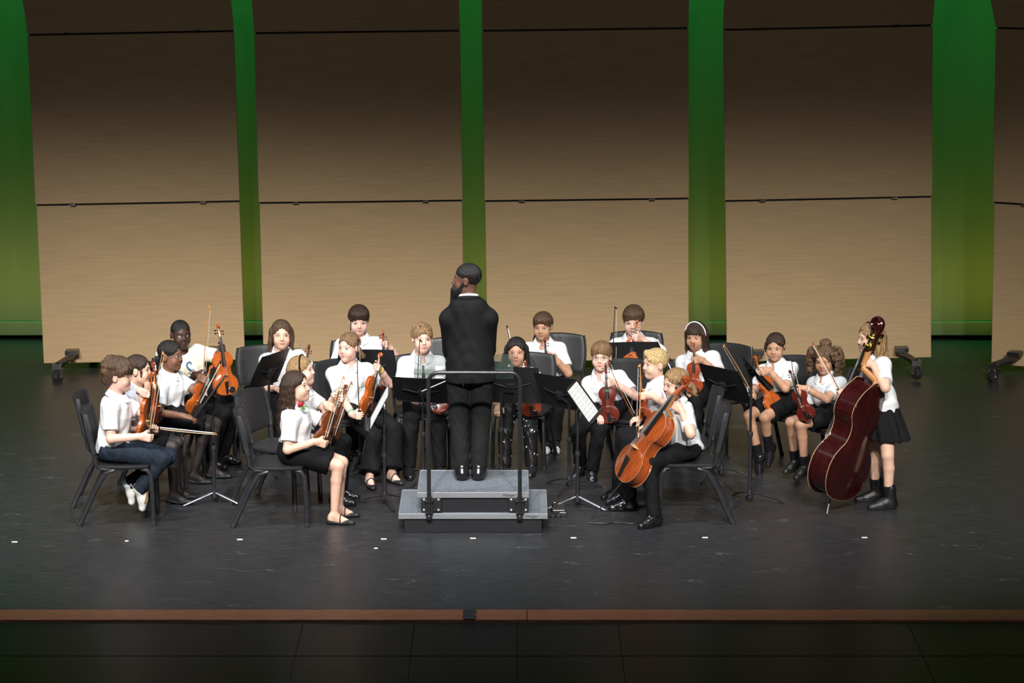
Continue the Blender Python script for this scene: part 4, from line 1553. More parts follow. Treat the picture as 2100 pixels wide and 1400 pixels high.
def shoe(root, A, T, kind, s, Uf=None, lace=None):
    """A ankle joint, T towards the toes; returns nothing, adds shoe parts"""
    Uf = V(0, 0, 1) if Uf is None else unit(Uf)
    T = unit(T - Uf * (T @ Uf))
    Sd = np.cross(T, Uf)
    M = np.stack([Sd, T, Uf], 1)
    P = lambda x, y, z: A + M @ (V(x, y, z) * s)
    f = Field(A - .21 * s, A + .21 * s, .0068)
    h0 = -.078
    if kind in ('flat',):
        f.cone(P(0, -.035, -.052), P(0, .07, -.060), .034 * s, .036 * s, k=.02)
        f.cone(P(0, .07, -.060), P(0, .135, -.066), .036 * s, .024 * s, k=.02)
        Pg = f.all() - A
        zz = Pg @ (Uf / s)
        yy = Pg @ (T / s)
        top = np.interp(yy, [-.07, -.03, .03, .06, .085, .12], [-.030, -.038, -.056, -.058, -.040, -.04])
        f.d = np.maximum(f.d, (zz - top).astype(np.float32) * s)
    else:
        hgt = {'sneaker': .0, 'dress': .0, 'boot': .075, 'hightop': .02}[kind]
        f.cone(P(0, -.035, -.045), P(0, .06, -.050), .038 * s, .039 * s, k=.02)
        f.cone(P(0, .06, -.052), P(0, .135, -.058), .038 * s, .028 * s, k=.02)
        f.cone(P(0, -.018, -.03), P(0, -.012, hgt), .044 * s, .045 * s, k=.03)
        f.cone(P(0, .02, -.02), P(0, .075, -.045), .030 * s, .028 * s, k=.03)
    Pg = f.all() - A
    zz = Pg @ (Uf / s)
    f.d = np.maximum(f.d, (h0 + (.008 if kind == 'flat' else .0) - zz).astype(np.float32) * s)
    v, q = f.mesh()
    c = v[q].mean(1) - A
    z = c @ (Uf / s)
    y = c @ (T / s)
    up, so = {'flat': (SHOEM, SOLEB), 'sneaker': (SNEAK, SNSOLE), 'dress': (SHOEB, SOLEB), 'boot': (BOOTM, SOLEB), 'hightop': (SHOEM, SNEAK)}[kind]
    mi = (z < h0 + (.014 if kind in ('flat', 'dress') else .024)).astype(int)
    if kind == 'hightop':
        mi = np.maximum(mi, (y > .105).astype(int))
    o = put_mesh('shoe', (v, q), [up, so], root, mi)
    if kind == 'flat':
        pts = [P(.037 * math.cos(a), .046, -.052 + .050 * math.sin(a)) for a in np.linspace(-.1, math.pi + .1, 13)]
        put_mb('strap', MB().tube(pts, .0045 * s, 6), up, root).parent = root
    elif kind == 'sneaker':
        for sx in (-1, 1):
            pts = [P(sx * (.0455 - abs(yy - .03) * .05), yy, zz_) for yy, zz_ in ((-.05, -.028), (-.01, -.048), (.04, -.052), (.09, -.045))]
            put_mb('stripe', MB().tube(pts, .0075 * s, 6, ((Sd), .5)), GOLDT, root)
        q2 = MB()
        for i in range(4):
            yy = .03 + .017 * i
            q2.tube([P(-.022, yy, .000 - .012 * i), P(0, yy, .010 - .012 * i), P(.022, yy, .000 - .012 * i)], .003 * s, 5)
            lc = put_mb('lace', q2, SNEAK, root)
            q2 = MB()
    elif kind in ('dress', 'boot'):
        for i in range(3):
            yy = .03 + .018 * i
            put_mb('lace', MB().tube([P(-.024, yy, .000 - .011 * i), P(0, yy + .004, .017 - .011 * i), P(.024, yy, .000 - .011 * i)], .0036 * s, 5), lace or SHOEM, root)
    return o


def foot_skin(f, A, T, s):
    T = unit(V(T[0], T[1], 0))
    P = lambda y, z: A + T * y * s + V(0, 0, z * s)
    f.cone(P(-.02, -.02), P(-.025, -.045), .033 * s, .030 * s, k=.02)
    f.cone(P(-.02, -.045), P(.1, -.062), .030 * s, .022 * s, k=.02)
    f.cone(P(.0, -.01), P(.08, -.05), .030 * s, .022 * s, k=.02)


GRAVE = []


def person(label, head, yaw, hip, chest, hair, hcol, skinm, hands, legs, bottom='trousers', shoes='dress', top='polo', pitch=0, roll=0, s=1.0, hs=1.05, L_hair=.25, seed=1,
           gaze=0.0, wide=1.0, bcol=BLACKC, tcol=WHITE, flare=False, stand=False, sock=0.0, armpole=(None, None), smile=0.0, tights=False, tuck=False, hemz=None, footdir=(None, None), brow=None, group='children of the string ensemble', wx=1.0, lid=0.2, adult=0.0, hback=0.0, slope=.055, drop=.150, lace=None):
    """head, hip: world points (skull centre, pelvis centre); hands: {'L':..., 'R':...}; legs: [(knee, ankle) left, right]"""
    rnd = random.Random(seed)
    H = head_frame(yaw, pitch, roll)
    Tq = yaw_frame(chest)
    hip = np.array(hip, float)
    head = np.array(head, float)
    rt = empty('person', (hip[0], hip[1], 0), 0, label, 'person', group)
    # neck base sits below and a little behind the skull centre
    neck = head - V(0, 0, drop * hs) - H[:, 1] * .012 - V(0, 0, 0) + (-.012) * Tq[:, 1]
    Uv = unit(neck - hip)
    L = float(np.linalg.norm(neck - hip))
    M = basis(x=Tq[:, 0], z=Uv)
    Rt, Ft = M[:, 0], M[:, 1]
    SH = {'L': neck - Rt * .135 * s * wx - Uv * slope * s, 'R': neck + Rt * .135 * s * wx - Uv * slope * s}
    ARM = {}
    for i, k in enumerate('LR'):
        sg = -1 if k == 'L' else 1
        S = SH[k]
        h = hands[k]
        pole = -Uv * .9 + Rt * sg * .55 - Ft * .35 if armpole[i] is None else V(*armpole[i])
        if h[0] == 'g':                                  # closed round a rod: point, rod axis, palm-normal hint
            pt, ax, nh = np.array(h[1]), unit(h[2]), np.array(h[3], float)
            E0 = S - Uv * .2 * s + Rt * sg * .05 + Ft * .02
            fd = pt - E0
            d = unit(fd - ax * (fd @ ax))
            n = np.cross(ax, d)
            if n @ nh < 0:
                n = -n
            Wp = pt - d * .066 * s - n * .024 * s
            curl = h[4] if len(h) > 4 else 'grip'
        else:                                            # free: wrist, direction, palm normal
            Wp, d, n = np.array(h[1]), unit(h[2]), np.array(h[3], float)
            n = unit(n - d * (n @ d))
            curl = h[4] if len(h) > 4 else 'soft'
        th = np.cross(d, n) * (1 if k == 'R' else -1)
        E = ik(S, Wp, .235 * s, .215 * s, pole)
        ARM[k] = (S, E, Wp, d, n, th, curl)
    # ---- skin
    parts = []
    nl = (H.T @ (neck - V(0, 0, .02) - head)) / hs
    hv, hf = head_mesh(nl, wide, adult)
    hc = hv[hf].mean(1)
    lip = ((hc[:, 0] / .0195) ** 2 + ((hc[:, 2] + .0585) / .0095) ** 2 < 1) & (hc[:, 1] > .068)
    parts.append(((hv * hs) @ H.T + head, hf))
    midx = [lip.astype(int)]
    long_sleeve = top == 'suit'
    for k in 'LR':
        a = ARM[k]
        v, f_ = arm_mesh(*a[:6], s, a[6])
        parts.append((v, f_))
        midx.append(np.zeros(len(f_), int))
    kn = [(np.array(a), np.array(b)) for a, b in legs]
    for i in range(2):                                    # flat feet stand on the floor
        if kn[i][1][2] < .2 and (footdir[i] is None or abs(footdir[i][2]) < .01):
            kn[i][1][2] = .078 * s
    bare = bottom in ('skirt',) or (bottom == 'trousers' and shoes == 'flat')
    HJ = [hip - Rt * .072 * s, hip + Rt * .072 * s]
    Fl = V(*Ft[:2], 0)
    fdirs = []
    for i in range(2):
        fdirs.append(unit(V(*footdir[i])) if footdir[i] is not None else unit(Fl))
    allp = np.array([hip, neck, SH['L'], SH['R']])
    f = Field(allp.min(0) - .15 * s, allp.max(0) + .12 * s, .015)
    f.fn(allp.min(0) - .15, allp.max(0) + .12, torso_fn(hip, M, L, s, -.014, -.06 * s, L * 1.0, wx=wx))
    f.cone(neck + Uv * .02, neck - Uv * .06, .05 * s, .06 * s, k=.02)
    for k in 'LR':
        f.cone(neck - Uv * .05, SH[k], .04 * s, .042 * s, k=.03)
        f.cone(SH[k], SH[k] * .35 + ARM[k][1] * .65, .042 * s, .038 * s, k=.03)
    v, f_ = f.mesh()
    parts.append((v, f_))
    midx.append(np.zeros(len(f_), int))

    def leg_field(grow, h, upto=1.0):
        pts = np.array([HJ[0], HJ[1]] + [p for q in kn for p in q])
        f = Field(pts.min(0) - .16 * s, pts.max(0) + .12 * s, h)
        for i in range(2):
            K, A = kn[i]
            f.cone(HJ[i], K, (.072 + grow) * s, (.049 + grow) * s, k=.012)
            calf = K * .7 + A * .3 - fdirs[i] * .008
            f.cone(K, calf, (.046 + grow) * s, (.043 + grow) * s, k=.01)
            f.cone(calf, A, (.043 + grow) * s, (.0285 + grow) * s, k=.01)
            if shoes == 'flat':
                foot_skin(f, A, fdirs[i], s * .96)
        f.ell(hip, V(.125, .1, .09) * s, M, k=.03)
        return f
    if bare and not tights:
        v, f_ = leg_field(0, .0085).mesh()
        parts.append((v, f_))
        midx.append(np.zeros(len(f_), int))
    body = put_mesh('body', join(parts), [skinm, LIPS[skinm]], rt, np.concatenate(midx))
    if tights:
        put_mesh('tights', leg_field(.002, .0095).mesh(), TIGHTS, rt)
    # ---- eyes, brows, lashes
    to_w = lambda p: head + H @ (V(*p) * hs)
    ev, ef = [], []
    for sx in (-1, 1):
        q = MB().lathe([(.0142 * math.sin(a), -.0142 * math.cos(a)) for a in np.linspace(.12, math.pi - .12, 8)], 12)
        eye = put_mb('eye', MB().add(np.array(q.v) * hs @ H.T + to_w((sx * .031, .0610, .000)), q.f), EYEW, rt)
        gx = math.sin(R_(gaze))
        ic = V(sx * .031 + .0085 * gx, .0610 + .0078 * math.cos(R_(gaze)), -.0005 - lid * .003)
        q = MB().lathe([(.0076 * math.sin(a), -.0076 * math.cos(a)) for a in np.linspace(.12, math.pi - .12, 7)], 10)
        ir = put_mb('iris', MB().add(np.array(q.v) * hs @ H.T + to_w(ic), q.f), IRIS, rt)
        ir.parent = eye
        br = [to_w((sx * x, y, z)) for x, y, z in ((.014, .0785, .020), (.025, .0785, .0245), (.037, .073, .0250), (.046, .063, .0205))]
        put_mb('eyebrow', MB().tube(br, [.0018 * hs, .0026 * hs, .0022 * hs, .0012 * hs], 6), brow or hcol, rt)
        dz = -.007 * lid
        la = [to_w((sx * x, y, z + dz)) for x, y, z in ((.0165, .0715, .001), (.0235, .0745, .0078), (.031, .0755, .0098), (.0385, .0730, .0080), (.0455, .0665, .001))]
        put_mb('eyelash', MB().tube(la, [.0008, .0017 + .001 * lid, .002 + .0016 * lid, .0018 + .001 * lid, .001], 5), LASH, rt)
    # ---- hair
    if hair:
        hvv, hff = hair_mesh(hair, rnd, L_hair, wide, hback)
        put_mesh('hair', ((hvv * hs) @ H.T + head, hff), hcol, rt)
    # ---- top
    allp = np.array([hip - Uv * .1, neck, SH['L'], SH['R'], ARM['L'][1], ARM['R'][1]] + ([ARM['L'][2], ARM['R'][2]] if long_sleeve else []))
    f = Field(allp.min(0) - .19 * s, allp.max(0) + .13 * s, .0080)
    z0 = (-.03 if not tuck else .01) * s
    if hemz is not None:
        z0 = hemz
    grow = .015 if not long_sleeve else .016
    f.fn(allp.min(0) - .2, allp.max(0) + .15, torso_fn(hip, M, L, s, grow, z0, L * .995, .0042 if not long_sleeve else .003, seed * 1.7, wx, TSUIT if long_sleeve else None))
    for k in 'LR':
        S, E = ARM[k][0], ARM[k][1]
        f.cone(neck - Uv * .028 * s + (S - neck) * .3, S, .042 * s, (.052 if not long_sleeve else .058) * s, k=.045)
        if long_sleeve:
            Wp = ARM[k][2]
            f.cone(S, E, .060 * s, .050 * s, k=.035)
            f.cone(E, Wp - ARM[k][3] * .005, .050 * s, .037 * s, k=.012)
        else:
            e = S + (E - S) * .74
            f.cone(S, e, .054 * s, .060 * s, k=.035)
            u = unit(E - S)
            f.fn(e - .12, e + .12, lambda P, e=e, u=u: np.where(np.linalg.norm(P - e.astype(np.float32), axis=-1) < .078 * s, -((P - e.astype(np.float32)) @ u.astype(np.float32)), 1.0), op='sub')
    # neck opening
    if top == 'polo' or top == 'suit':
        f.cone(neck + Uv * .05, neck - Uv * .035 * s + Ft * .012, .056 * s, .046 * s, k=.004, op='sub')
        if top == 'polo':
            f.cone(neck + Ft * .05 * s - Uv * .0 * s, neck + Ft * .095 * s - Uv * .085 * s, .036 * s, .008 * s, k=.006, op='sub')
    else:
        f.cone(neck + Uv * .05 + Ft * .01, neck - Uv * .02 * s + Ft * .02, .062 * s, .056 * s, k=.006, op='sub')
    shirt = put_mesh({'polo': 'polo_shirt', 'tee': 'tshirt', 'suit': 'suit_jacket'}[top], f.mesh(), tcol, rt)
    if top == 'polo':
        vs, fs = [], []
        N = 36
        for i in range(N + 1):
            a = R_(14) + (2 * math.pi - R_(28)) * i / N
            fr = math.cos(a)                                # 1 at the front
            pt = max(0, fr - .55) / .45
            for (r, zz) in ((.052, -.012 - .010 * pt), (.056, .030 - .020 * fr), (.064, .030 - .020 * fr), (.090 + .016 * pt, -.008 - .016 * fr - .020 * pt), (.086 + .016 * pt, -.014 - .016 * fr - .020 * pt)):
                vs.append(neck + (Rt * math.sin(a) * r * 1.05 + Ft * (math.cos(a) * r + .008) + Uv * (zz + .014)) * s)
        for i in range(N):
            for j in range(5):
                j2 = (j + 1) % 5
                fs.append([i * 5 + j, (i + 1) * 5 + j, (i + 1) * 5 + j2, i * 5 + j2])
        fs += [[0, 1, 2, 3, 4], [N * 5 + k for k in (4, 3, 2, 1, 0)]]
        put_mb('shirt_collar', MB().add(vs, fs), tcol, rt)
        bvh = BVHTree.FromPolygons([tuple(v.co) for v in shirt.data.vertices], [tuple(p.vertices) for p in shirt.data.polygons])
        for k in range(2):
            p = neck + Ft * .3 - Uv * (.085 + .03 * k) * s - np.array(rt.location)
            hit = bvh.ray_cast(Vector(p), Vector(-Ft), .5)
            if hit[0] is not None:
                me = MB().lathe([(.0045, -.001), (.0045, .0015), (.003, .002)], 8, basis(x=Rt, z=Ft), hit[0]).me('button', True)
                obj('button', me, PAPER, rt)
    # ---- lower garment
    if bottom == 'trousers':
        pts = np.array([HJ[0], HJ[1]] + [p for q in kn for p in q])
        f = Field(pts.min(0) - .2 * s, pts.max(0) + .15 * s, .0092)
        f.ell(hip - Uv * .015, V(.136 * wx, .110, .092) * s, M, k=.03)
        f.fn(hip - .25, hip + .25, torso_fn(hip, M, L, s, -.004, -.05 * s, .12 * s, wx=wx), k=.02)
        for i in range(2):
            K, A = kn[i]
            f.cone(HJ[i], K, .086 * s, .063 * s, k=.016)
            hem = A - V(0, 0, .004 * s) * (0 if flare else 1) + V(0, 0, .03) * (1 if shoes == 'flat' else 0)
            if flare:
                f.cone(K, hem, .062 * s, .088 * s, k=.02)
            else:
                f.cone(K, hem, .062 * s, .053 * s, k=.02)
            u = unit(hem - K)
            f.fn(hem - .16, hem + .16, lambda P, e=hem, u=u: np.where(np.linalg.norm(P - e.astype(np.float32), axis=-1) < .125 * s, -((P - e.astype(np.float32)) @ u.astype(np.float32)), 1.0), op='sub')
        P = f.all()
        f.d = f.d + (.0032 * np.sin(P[..., 2] * 60 + 5 * np.sin(P[..., 0] * 30 + seed) + seed) * np.sin(P[..., 0] * 34 + P[..., 1] * 41 + seed)).astype(np.float32)
        put_mesh('trousers', f.mesh(), bcol, rt)
    elif bottom == 'skirt' and not stand:
        pts = np.array([HJ[0], HJ[1], kn[0][0], kn[1][0]])
        f = Field(pts.min(0) - .2 * s, pts.max(0) + .17 * s, .0090)
        f.ell(hip, V(.142, .118, .11) * s, M, k=.03)
        f.fn(hip - .25, hip + .25, torso_fn(hip, M, L, s, .006, -.06 * s, .13 * s), k=.03)
        for i in range(2):
            K = kn[i][0]
            e = HJ[i] + (K - HJ[i]) * .86
            f.cone(HJ[i], e, .094 * s, .088 * s, k=.06)
        u = unit((kn[0][0] + kn[1][0]) / 2 - hip)
        e0 = hip + u * np.linalg.norm((kn[0][0] + kn[1][0]) / 2 - hip) * .80
        P = f.all()
        f.d = np.maximum(f.d, ((P - e0.astype(np.float32)) @ u.astype(np.float32)))
        az = (P - hip.astype(np.float32)) @ Rt.astype(np.float32)
        tt = np.clip(((P - hip.astype(np.float32)) @ u.astype(np.float32)) / .3, 0, 1)
        f.d = f.d + (.005 * tt * np.sin(az * 75 + seed)).astype(np.float32)
        put_mesh('skirt', f.mesh(), bcol, rt)
    elif bottom == 'skirt':
        lo, hi = hip - V(.27, .27, .34), hip + V(.27, .27, .2)
        f = Field(lo, hi, .008)
        P = f.all()
        q = (P - hip.astype(np.float32))
        rr = np.hypot(q @ Rt.astype(np.float32), (q @ Ft.astype(np.float32)) * 1.15)
        az = np.arctan2(q @ Rt.astype(np.float32), q @ Ft.astype(np.float32))
        z = q[..., 2]
        rad = np.interp(-z, [-.16, -.12, -.02, .1, .27], [.118, .122, .14, .165, .195])
        fl = np.clip((.08 - z) / .3, 0, 1)
        d = (rr - rad - .012 * fl * np.sin(az * 13 + 1.5 * np.sin(az * 3))) * .85
        f.d = np.maximum(d, np.maximum(z - .15, -.262 + .006 * np.sin(az * 13) - z)).astype(np.float32)
        put_mesh('skirt', f.mesh(), bcol, rt)
    # ---- socks and shoes
    for i in range(2):
        K, A = kn[i]
        if sock > 0:
            u = unit(K - A)
            f = Field(A - .12, A + V(.12, .12, .12) + np.abs(u) * sock, .0065)
            f.cone(A - V(0, 0, .02), A + u * sock * s, .034 * s, (.036 + .05 * sock) * s)
            top_ = A + u * sock * s
            P = f.all()
            f.d = np.maximum(f.d, ((P - top_.astype(np.float32)) @ u.astype(np.float32)))
            put_mesh('sock', f.mesh(), BLACKC, rt)
        if shoes:
            kind = shoes
            Uf = None
            T = fdirs[i]
            if abs(T[2]) > .05:
                sd = unit(np.cross(T, V(0, 0, 1)))
                Uf = np.cross(sd, T)
            shoe(rt, A, T, kind, s * (1.0 if kind != 'boot' else 1.02), Uf, lace)
    GRAVE.append((rt, dict(head=head, H=H, hs=hs, neck=neck, Rt=Rt, Ft=Ft, Uv=Uv, arm=ARM, shirt=shirt, hip=hip, L=L)))
    return rt


def on_head(info, pts):
    return [info['head'] + info['H'] @ (V(*p) * info['hs']) for p in pts]


def glasses(rt, info, m, lens=True):
    for sx in (-1, 1):
        ring = on_head(info, [(sx * .031 + .0195 * math.cos(a), .0885 - .010 * abs(math.cos(a) * .5 + sx * .5 - 0) , .003 + .0155 * math.sin(a)) for a in np.linspace(0, 2 * math.pi, 17)])
        g = put_mb('glasses_rim', MB().tube(ring, .0012, 5, cap=False), m, rt)
        put_mb('glasses_arm', MB().tube(on_head(info, [(sx * .050, .079, .006), (sx * .072, .03, .008), (sx * .080, -.015, .004)]), .0013, 5), m, rt)
    put_mb('glasses_bridge', MB().tube(on_head(info, [(-.012, .0885, .006), (0, .093, .009), (.012, .0885, .006)]), .0016, 5), m, rt)


def headband(rt, info, m, r=.006, tilt=.0):
    pts = on_head(info, [(.090 * math.cos(a), .012 + tilt * math.sin(a), .02 + .104 * math.sin(a)) for a in np.linspace(-.15, math.pi + .15, 25)])
    put_mb('headband', MB().tube(pts, r, 6), m, rt)


def wristband(rt, info, k, m, off=-.012, r=.027, t=.007):
    S, E, Wp, d, n, th, c = info['arm'][k]
    u = unit(Wp - E)
    a, b = unit(np.cross(u, n)), None
    b = np.cross(u, a)
    c0 = Wp + u * off
    put_mb('wristband', MB().tube([c0 + (a * math.cos(x) + b * math.sin(x)) * r for x in np.linspace(0, 2 * math.pi, 17)], t, 6, cap=False), m, rt)


def decal(rt, info, name, polys, m, cx=0.0, cz=-.13, lift=.002):
    """thin print on the shirt front: polys in metres (x to the wearer's left, z up) about a chest point"""
    sh = info['shirt']
    bvh = BVHTree.FromPolygons([tuple(v.co) for v in sh.data.vertices], [tuple(p.vertices) for p in sh.data.polygons])
    vs, fs = [], []
    base = info['neck'] - np.array(rt.location)
    for poly in polys:
        i0 = len(vs)
        ok = True
        for (x, z) in poly:
            p = base - info['Rt'] * (cx + x) + info['Uv'] * (cz + z) + info['Ft'] * .4
            h = bvh.ray_cast(Vector(p), Vector(-info['Ft']), .8)
            if h[0] is None:
                ok = False
                break
            vs.append(np.array(h[0]) + info['Ft'] * lift)
        if not ok:
            vs = vs[:i0]
            continue
        fs.append(list(range(i0, len(vs))))
    if fs:
        return obj(name, mesh_np(name, vs, fs, False), m, rt)


def strip2(pts, w):
    """2-D ribbon as quads"""
    P = np.array(pts, float)
    ws = w if isinstance(w, (list, tuple, np.ndarray)) else [w] * len(P)
    L_, R2 = [], []
    for i in range(len(P)):
        t = P[min(i + 1, len(P) - 1)] - P[max(i - 1, 0)]
        t = t / (np.linalg.norm(t) + 1e-9)
        nrm = np.array([-t[1], t[0]])
        L_.append(P[i] + nrm * ws[i] / 2)
        R2.append(P[i] - nrm * ws[i] / 2)
    return [[L_[i], R2[i], R2[i + 1], L_[i + 1]] for i in range(len(P) - 1)]


LOGO_Y = mat('gold_logo_print', (0.62, 0.47, 0.12), 0.7, noise=(60, 0.1, (1, 1, 1)))
LOGO_B = mat('blue_logo_print', (0.05, 0.13, 0.22), 0.7, noise=(60, 0.1, (1, 1, 1)))
LOGO_K = mat('dark_logo_print', (0.03, 0.035, 0.05), 0.7, noise=(60, 0.1, (1, 1, 1)))


def polo_logo(rt, info):
    decal(rt, info, 'chest_logo', strip2([(-.006, -.02), (-.008, .0), (.0, .018), (.008, .0), (.006, -.02), (.0, -.012), (-.006, -.02)], .0045) + strip2([(0, -.02), (0, .02)], .004), LOGO_Y, .07, -.125)
    decal(rt, info, 'logo_text_line', strip2([(-.03, 0), (-.01, 0), (.012, 0), (.032, 0)], .005), LOGO_K, .07, -.158)


# ------------------------------------------------------------------ the players
A = at_y
HIPZ = SEAT_Z + 0.088


def hip_at(px, y, z=HIPZ):
    return V(x_at(px, y, z), y, z)


def lerp(a, b, t):
    return np.array(a) * (1 - t) + np.array(b) * t


def vio(sc, bt, nrm, varnish, label):
    s_, b_ = A(*sc), A(*bt)
    global LASTV
    LASTV = instrument('violin', s_, b_, nrm, varnish, label, group='violins of the children')
    return s_, b_


def grip_on(seg, point, nh, curl='grip'):
    """closed hand on the line seg nearest to the picture point's depth-matched position"""
    a, b = seg
    ax = b - a
    p = A(point[0], point[1], point[2]) if len(point) == 3 else None
    t = float(np.clip(((p - a) @ ax) / (ax @ ax), 0, 1))
    return ('g', a + ax * t, ax, nh, curl)


def free(px, py, y, d, n, curl='soft'):
    return ('f', A(px, py, y), d, n, curl)


def bw(tip, frog, label, stick=STICK, side=(0, -1, 0)):
    t_, f_ = A(*tip), A(*frog)
    bow(t_, f_, label, stick, side)
    return t_, f_


def legs_sit(hip, phi, reach=.39, spread=.085, fwd=.04, kz=.505, az=.078):
    F = facing(phi)
    R = np.cross(F, V(0, 0, 1))
    out = []
    for sg in (-1, 1):
        k = hip + F * reach + R * sg * spread
        k[2] = kz
        a = k + F * fwd
        a[2] = az
        out.append((k, a))
    return out


def info():
    return GRAVE[-1][1]


# 1 boy in glasses, far left
v = vio((309, 762, .40), (289, 897, .42), (1, -.25, .1), V_ORANGE, 'orange-brown violin held upright by the boy in glasses and white sneakers')
b = bw((333, 722, .30), (305, 900, .26), 'bow of the boy in glasses at far left', STICKP, (1, -.3, 0))
p = person('boy in glasses, white polo, navy jeans and white sneakers, seated at far left', A(243, 770, .45), 86, hip_at(230, .45), 82, 'mop', H_BROWN, SK_PINK,
           {'L': grip_on(v, (304, 806, .41), (1, .2, 0)), 'R': grip_on(b, (305, 897, .26), (0, 1, 0), 'bow')},
           [(A(345, 936, .56), A(262, 992, .50)), (A(334, 941, .36), A(284, 1004, .36))], shoes='sneaker', bcol=DENIM, footdir=((-.12, -.12, -1), (-.16, -.12, -1)), seed=3, hs=1.1, armpole=(None, (-.3, -.35, -1)), s=1.03)
glasses(p, info(), BLK)
wristband(p, info(), 'L', BLK)

# 2 girl half hidden behind him
v = vio((311, 742, .90), (322, 866, .88), (1, -.35, .1), V_RED, 'red-brown violin of the girl half hidden behind the boy in glasses')
b = bw((444, 891, .82), (310, 877, .80), 'bow pointing level to the right, beside the edge-on stand at far left', STICKP, (0, -.6, .8))
p = person('girl with tied-back brown hair, half hidden behind the boy in glasses', A(285, 758, 1.0), 84, hip_at(266, 1.02), 82, 'bun', H_DKBROWN, SK_LIGHT,
           {'L': grip_on(v, (313, 790, .90), (0, 1, 0)), 'R': grip_on(b, (318, 878, .80), (0, 1, 0), 'bow')},
           [(A(364, 908, 1.12), A(366, 1008, 1.14)), (A(356, 916, .94), A(356, 1016, .96))], bottom='skirt', tights=True, shoes='flat', seed=5, hs=1.02)

# 3 girl with ribbon
v = vio((433, 748, 1.55), (391, 846, 1.50), (.72, -.35, .6), V_ORANGE, 'orange violin slanting across the lap of the girl with the white ribbon')
b = bw((452, 740, 1.47), (396, 848, 1.43), 'dark bow along the violin of the girl with the white ribbon', STICKB, (.7, -.3, .6))
p = person('girl with dark ponytail, white ribbon and clear glasses, looking right', A(351, 729, 1.72), 66, hip_at(345, 1.75), 68, 'lowpony', H_BLACK, SK_BROWN,
           {'L': grip_on(v, (421, 778, 1.55), (.3, 1, 0)), 'R': free(376, 853, 1.42, (.9, -.1, -.15), (.1, .3, -1), 'soft')},
           [(A(442, 868, 1.92), A(437, 962, 1.86)), (A(426, 876, 1.66), A(396, 974, 1.66))], bottom='skirt', tights=True, shoes='flat', seed=7, L_hair=.13, footdir=((1, -.1, 0), (1, -.12, 0)))
glasses(p, info(), WIRE)
q = on_head(info(), [(0, -.118, -.02), (.01, -.135, -.03), (.012, -.14, -.08), (.004, -.138, -.13)])
put_mb('hair_ribbon', MB().tube(q, [.012, .015, .011, .008], 6, ((0, 1, 0), .5)), RIBBON, p)
q = on_head(info(), [(0, -.118, -.02), (-.012, -.13, .0), (-.018, -.125, .025), (-.004, -.116, .0)])
put_mb('ribbon_loop', MB().tube(q, [.008, .012, .012, .006], 6, ((0, 1, 0), .5)), RIBBON, p)

# 4 boy with printed shirt
v = vio((446, 664, 2.20), (465, 808, 2.12), (.45, -.9, .05), V_ORANGE, 'bright orange violin held upright by the boy in the printed shirt')
b = bw((428, 627, 2.06), (417, 780, 2.10), 'bow held upright by the boy in the printed cream shirt', STICKP, (1, -.2, 0))
p = person('boy with close-cropped hair in a cream shirt with printed emblem', A(371, 686, 2.42), 24, hip_at(404, 2.5), 34, 'buzz', H_BLACK, SK_DARK,
           {'L': grip_on(v, (456, 714, 2.2), (-.6, .8, 0)), 'R': grip_on(b, (418, 772, 2.1), (0, 1, 0), 'bow')},
           [(A(480, 832, 2.32), A(456, 936, 2.38)), (A(456, 848, 2.08), A(430, 938, 2.2))], top='tee', tcol=CREAM, seed=9, gaze=-24, hs=1.04, footdir=((1, -.3, 0), (1, -.5, 0)), s=1.05, brow=H_BLACK)
# printed emblem: a scroll on a string neck, waves and lettering strokes
I_ = info()
cxx, czz = -.022, -.150
S_ = lambda ps: [[(x * 1.2, z * 1.2) for x, z in q] for q in ps]
sc_ = [(.010, .052), (.020, .048), (.022, .058), (.012, .066), (-.006, .066), (-.016, .055), (-.018, .04), (-.012, .022), (-.002, .006)]
decal(p, I_, 'shirt_emblem', S_(strip2(sc_, [.006, .010, .012, .013, .014, .015, .016, .016, .017])), LOGO_B, cxx, czz)
decal(p, I_, 'emblem_neck', S_(sum([strip2([(-.006 + .006 * k, .012 + .002 * k), (.006 + .0075 * k, -.012), (.018 + .009 * k, -.036 + .003 * k)], .0032) for k in range(4)], [])), LOGO_K, cxx, czz, .0024)
decal(p, I_, 'emblem_pegs', S_([[(-.022 + dx + .006 * math.cos(a), -.004 + dz + .006 * math.sin(a)) for a in np.linspace(0, 6.28, 9)[:-1]] for dx, dz in ((0, .004), (.009, -.009))]), LOGO_K, cxx, czz)
decal(p, I_, 'emblem_waves', S_(sum([strip2([(x, -.034 - .009 * k + .003 * math.sin(x * 260)) for x in np.linspace(-.042, .006, 13)], .0026) for k in range(2)], [])), LOGO_B, cxx, czz)
decal(p, I_, 'emblem_arc', S_(sum([strip2([(r * math.cos(a), -.005 + r * 1.2 * math.sin(a)) for a in np.linspace(R_(125), R_(215), 9)], .0028) for r in (.040, .047, .054)], []) + strip2([(.05 * math.cos(a), -.005 + .06 * math.sin(a)) for a in np.linspace(R_(-40), R_(50), 9)], .0028)), LOGO_Y, cxx, czz)
decal(p, I_, 'emblem_lettering', S_(sum([strip2([(.052 * math.cos(a), -.008 + .062 * math.sin(a)), (.062 * math.cos(a), -.008 + .074 * math.sin(a))], .006) for a in np.linspace(R_(228), R_(308), 7)], [])), LOGO_Y, cxx, czz)

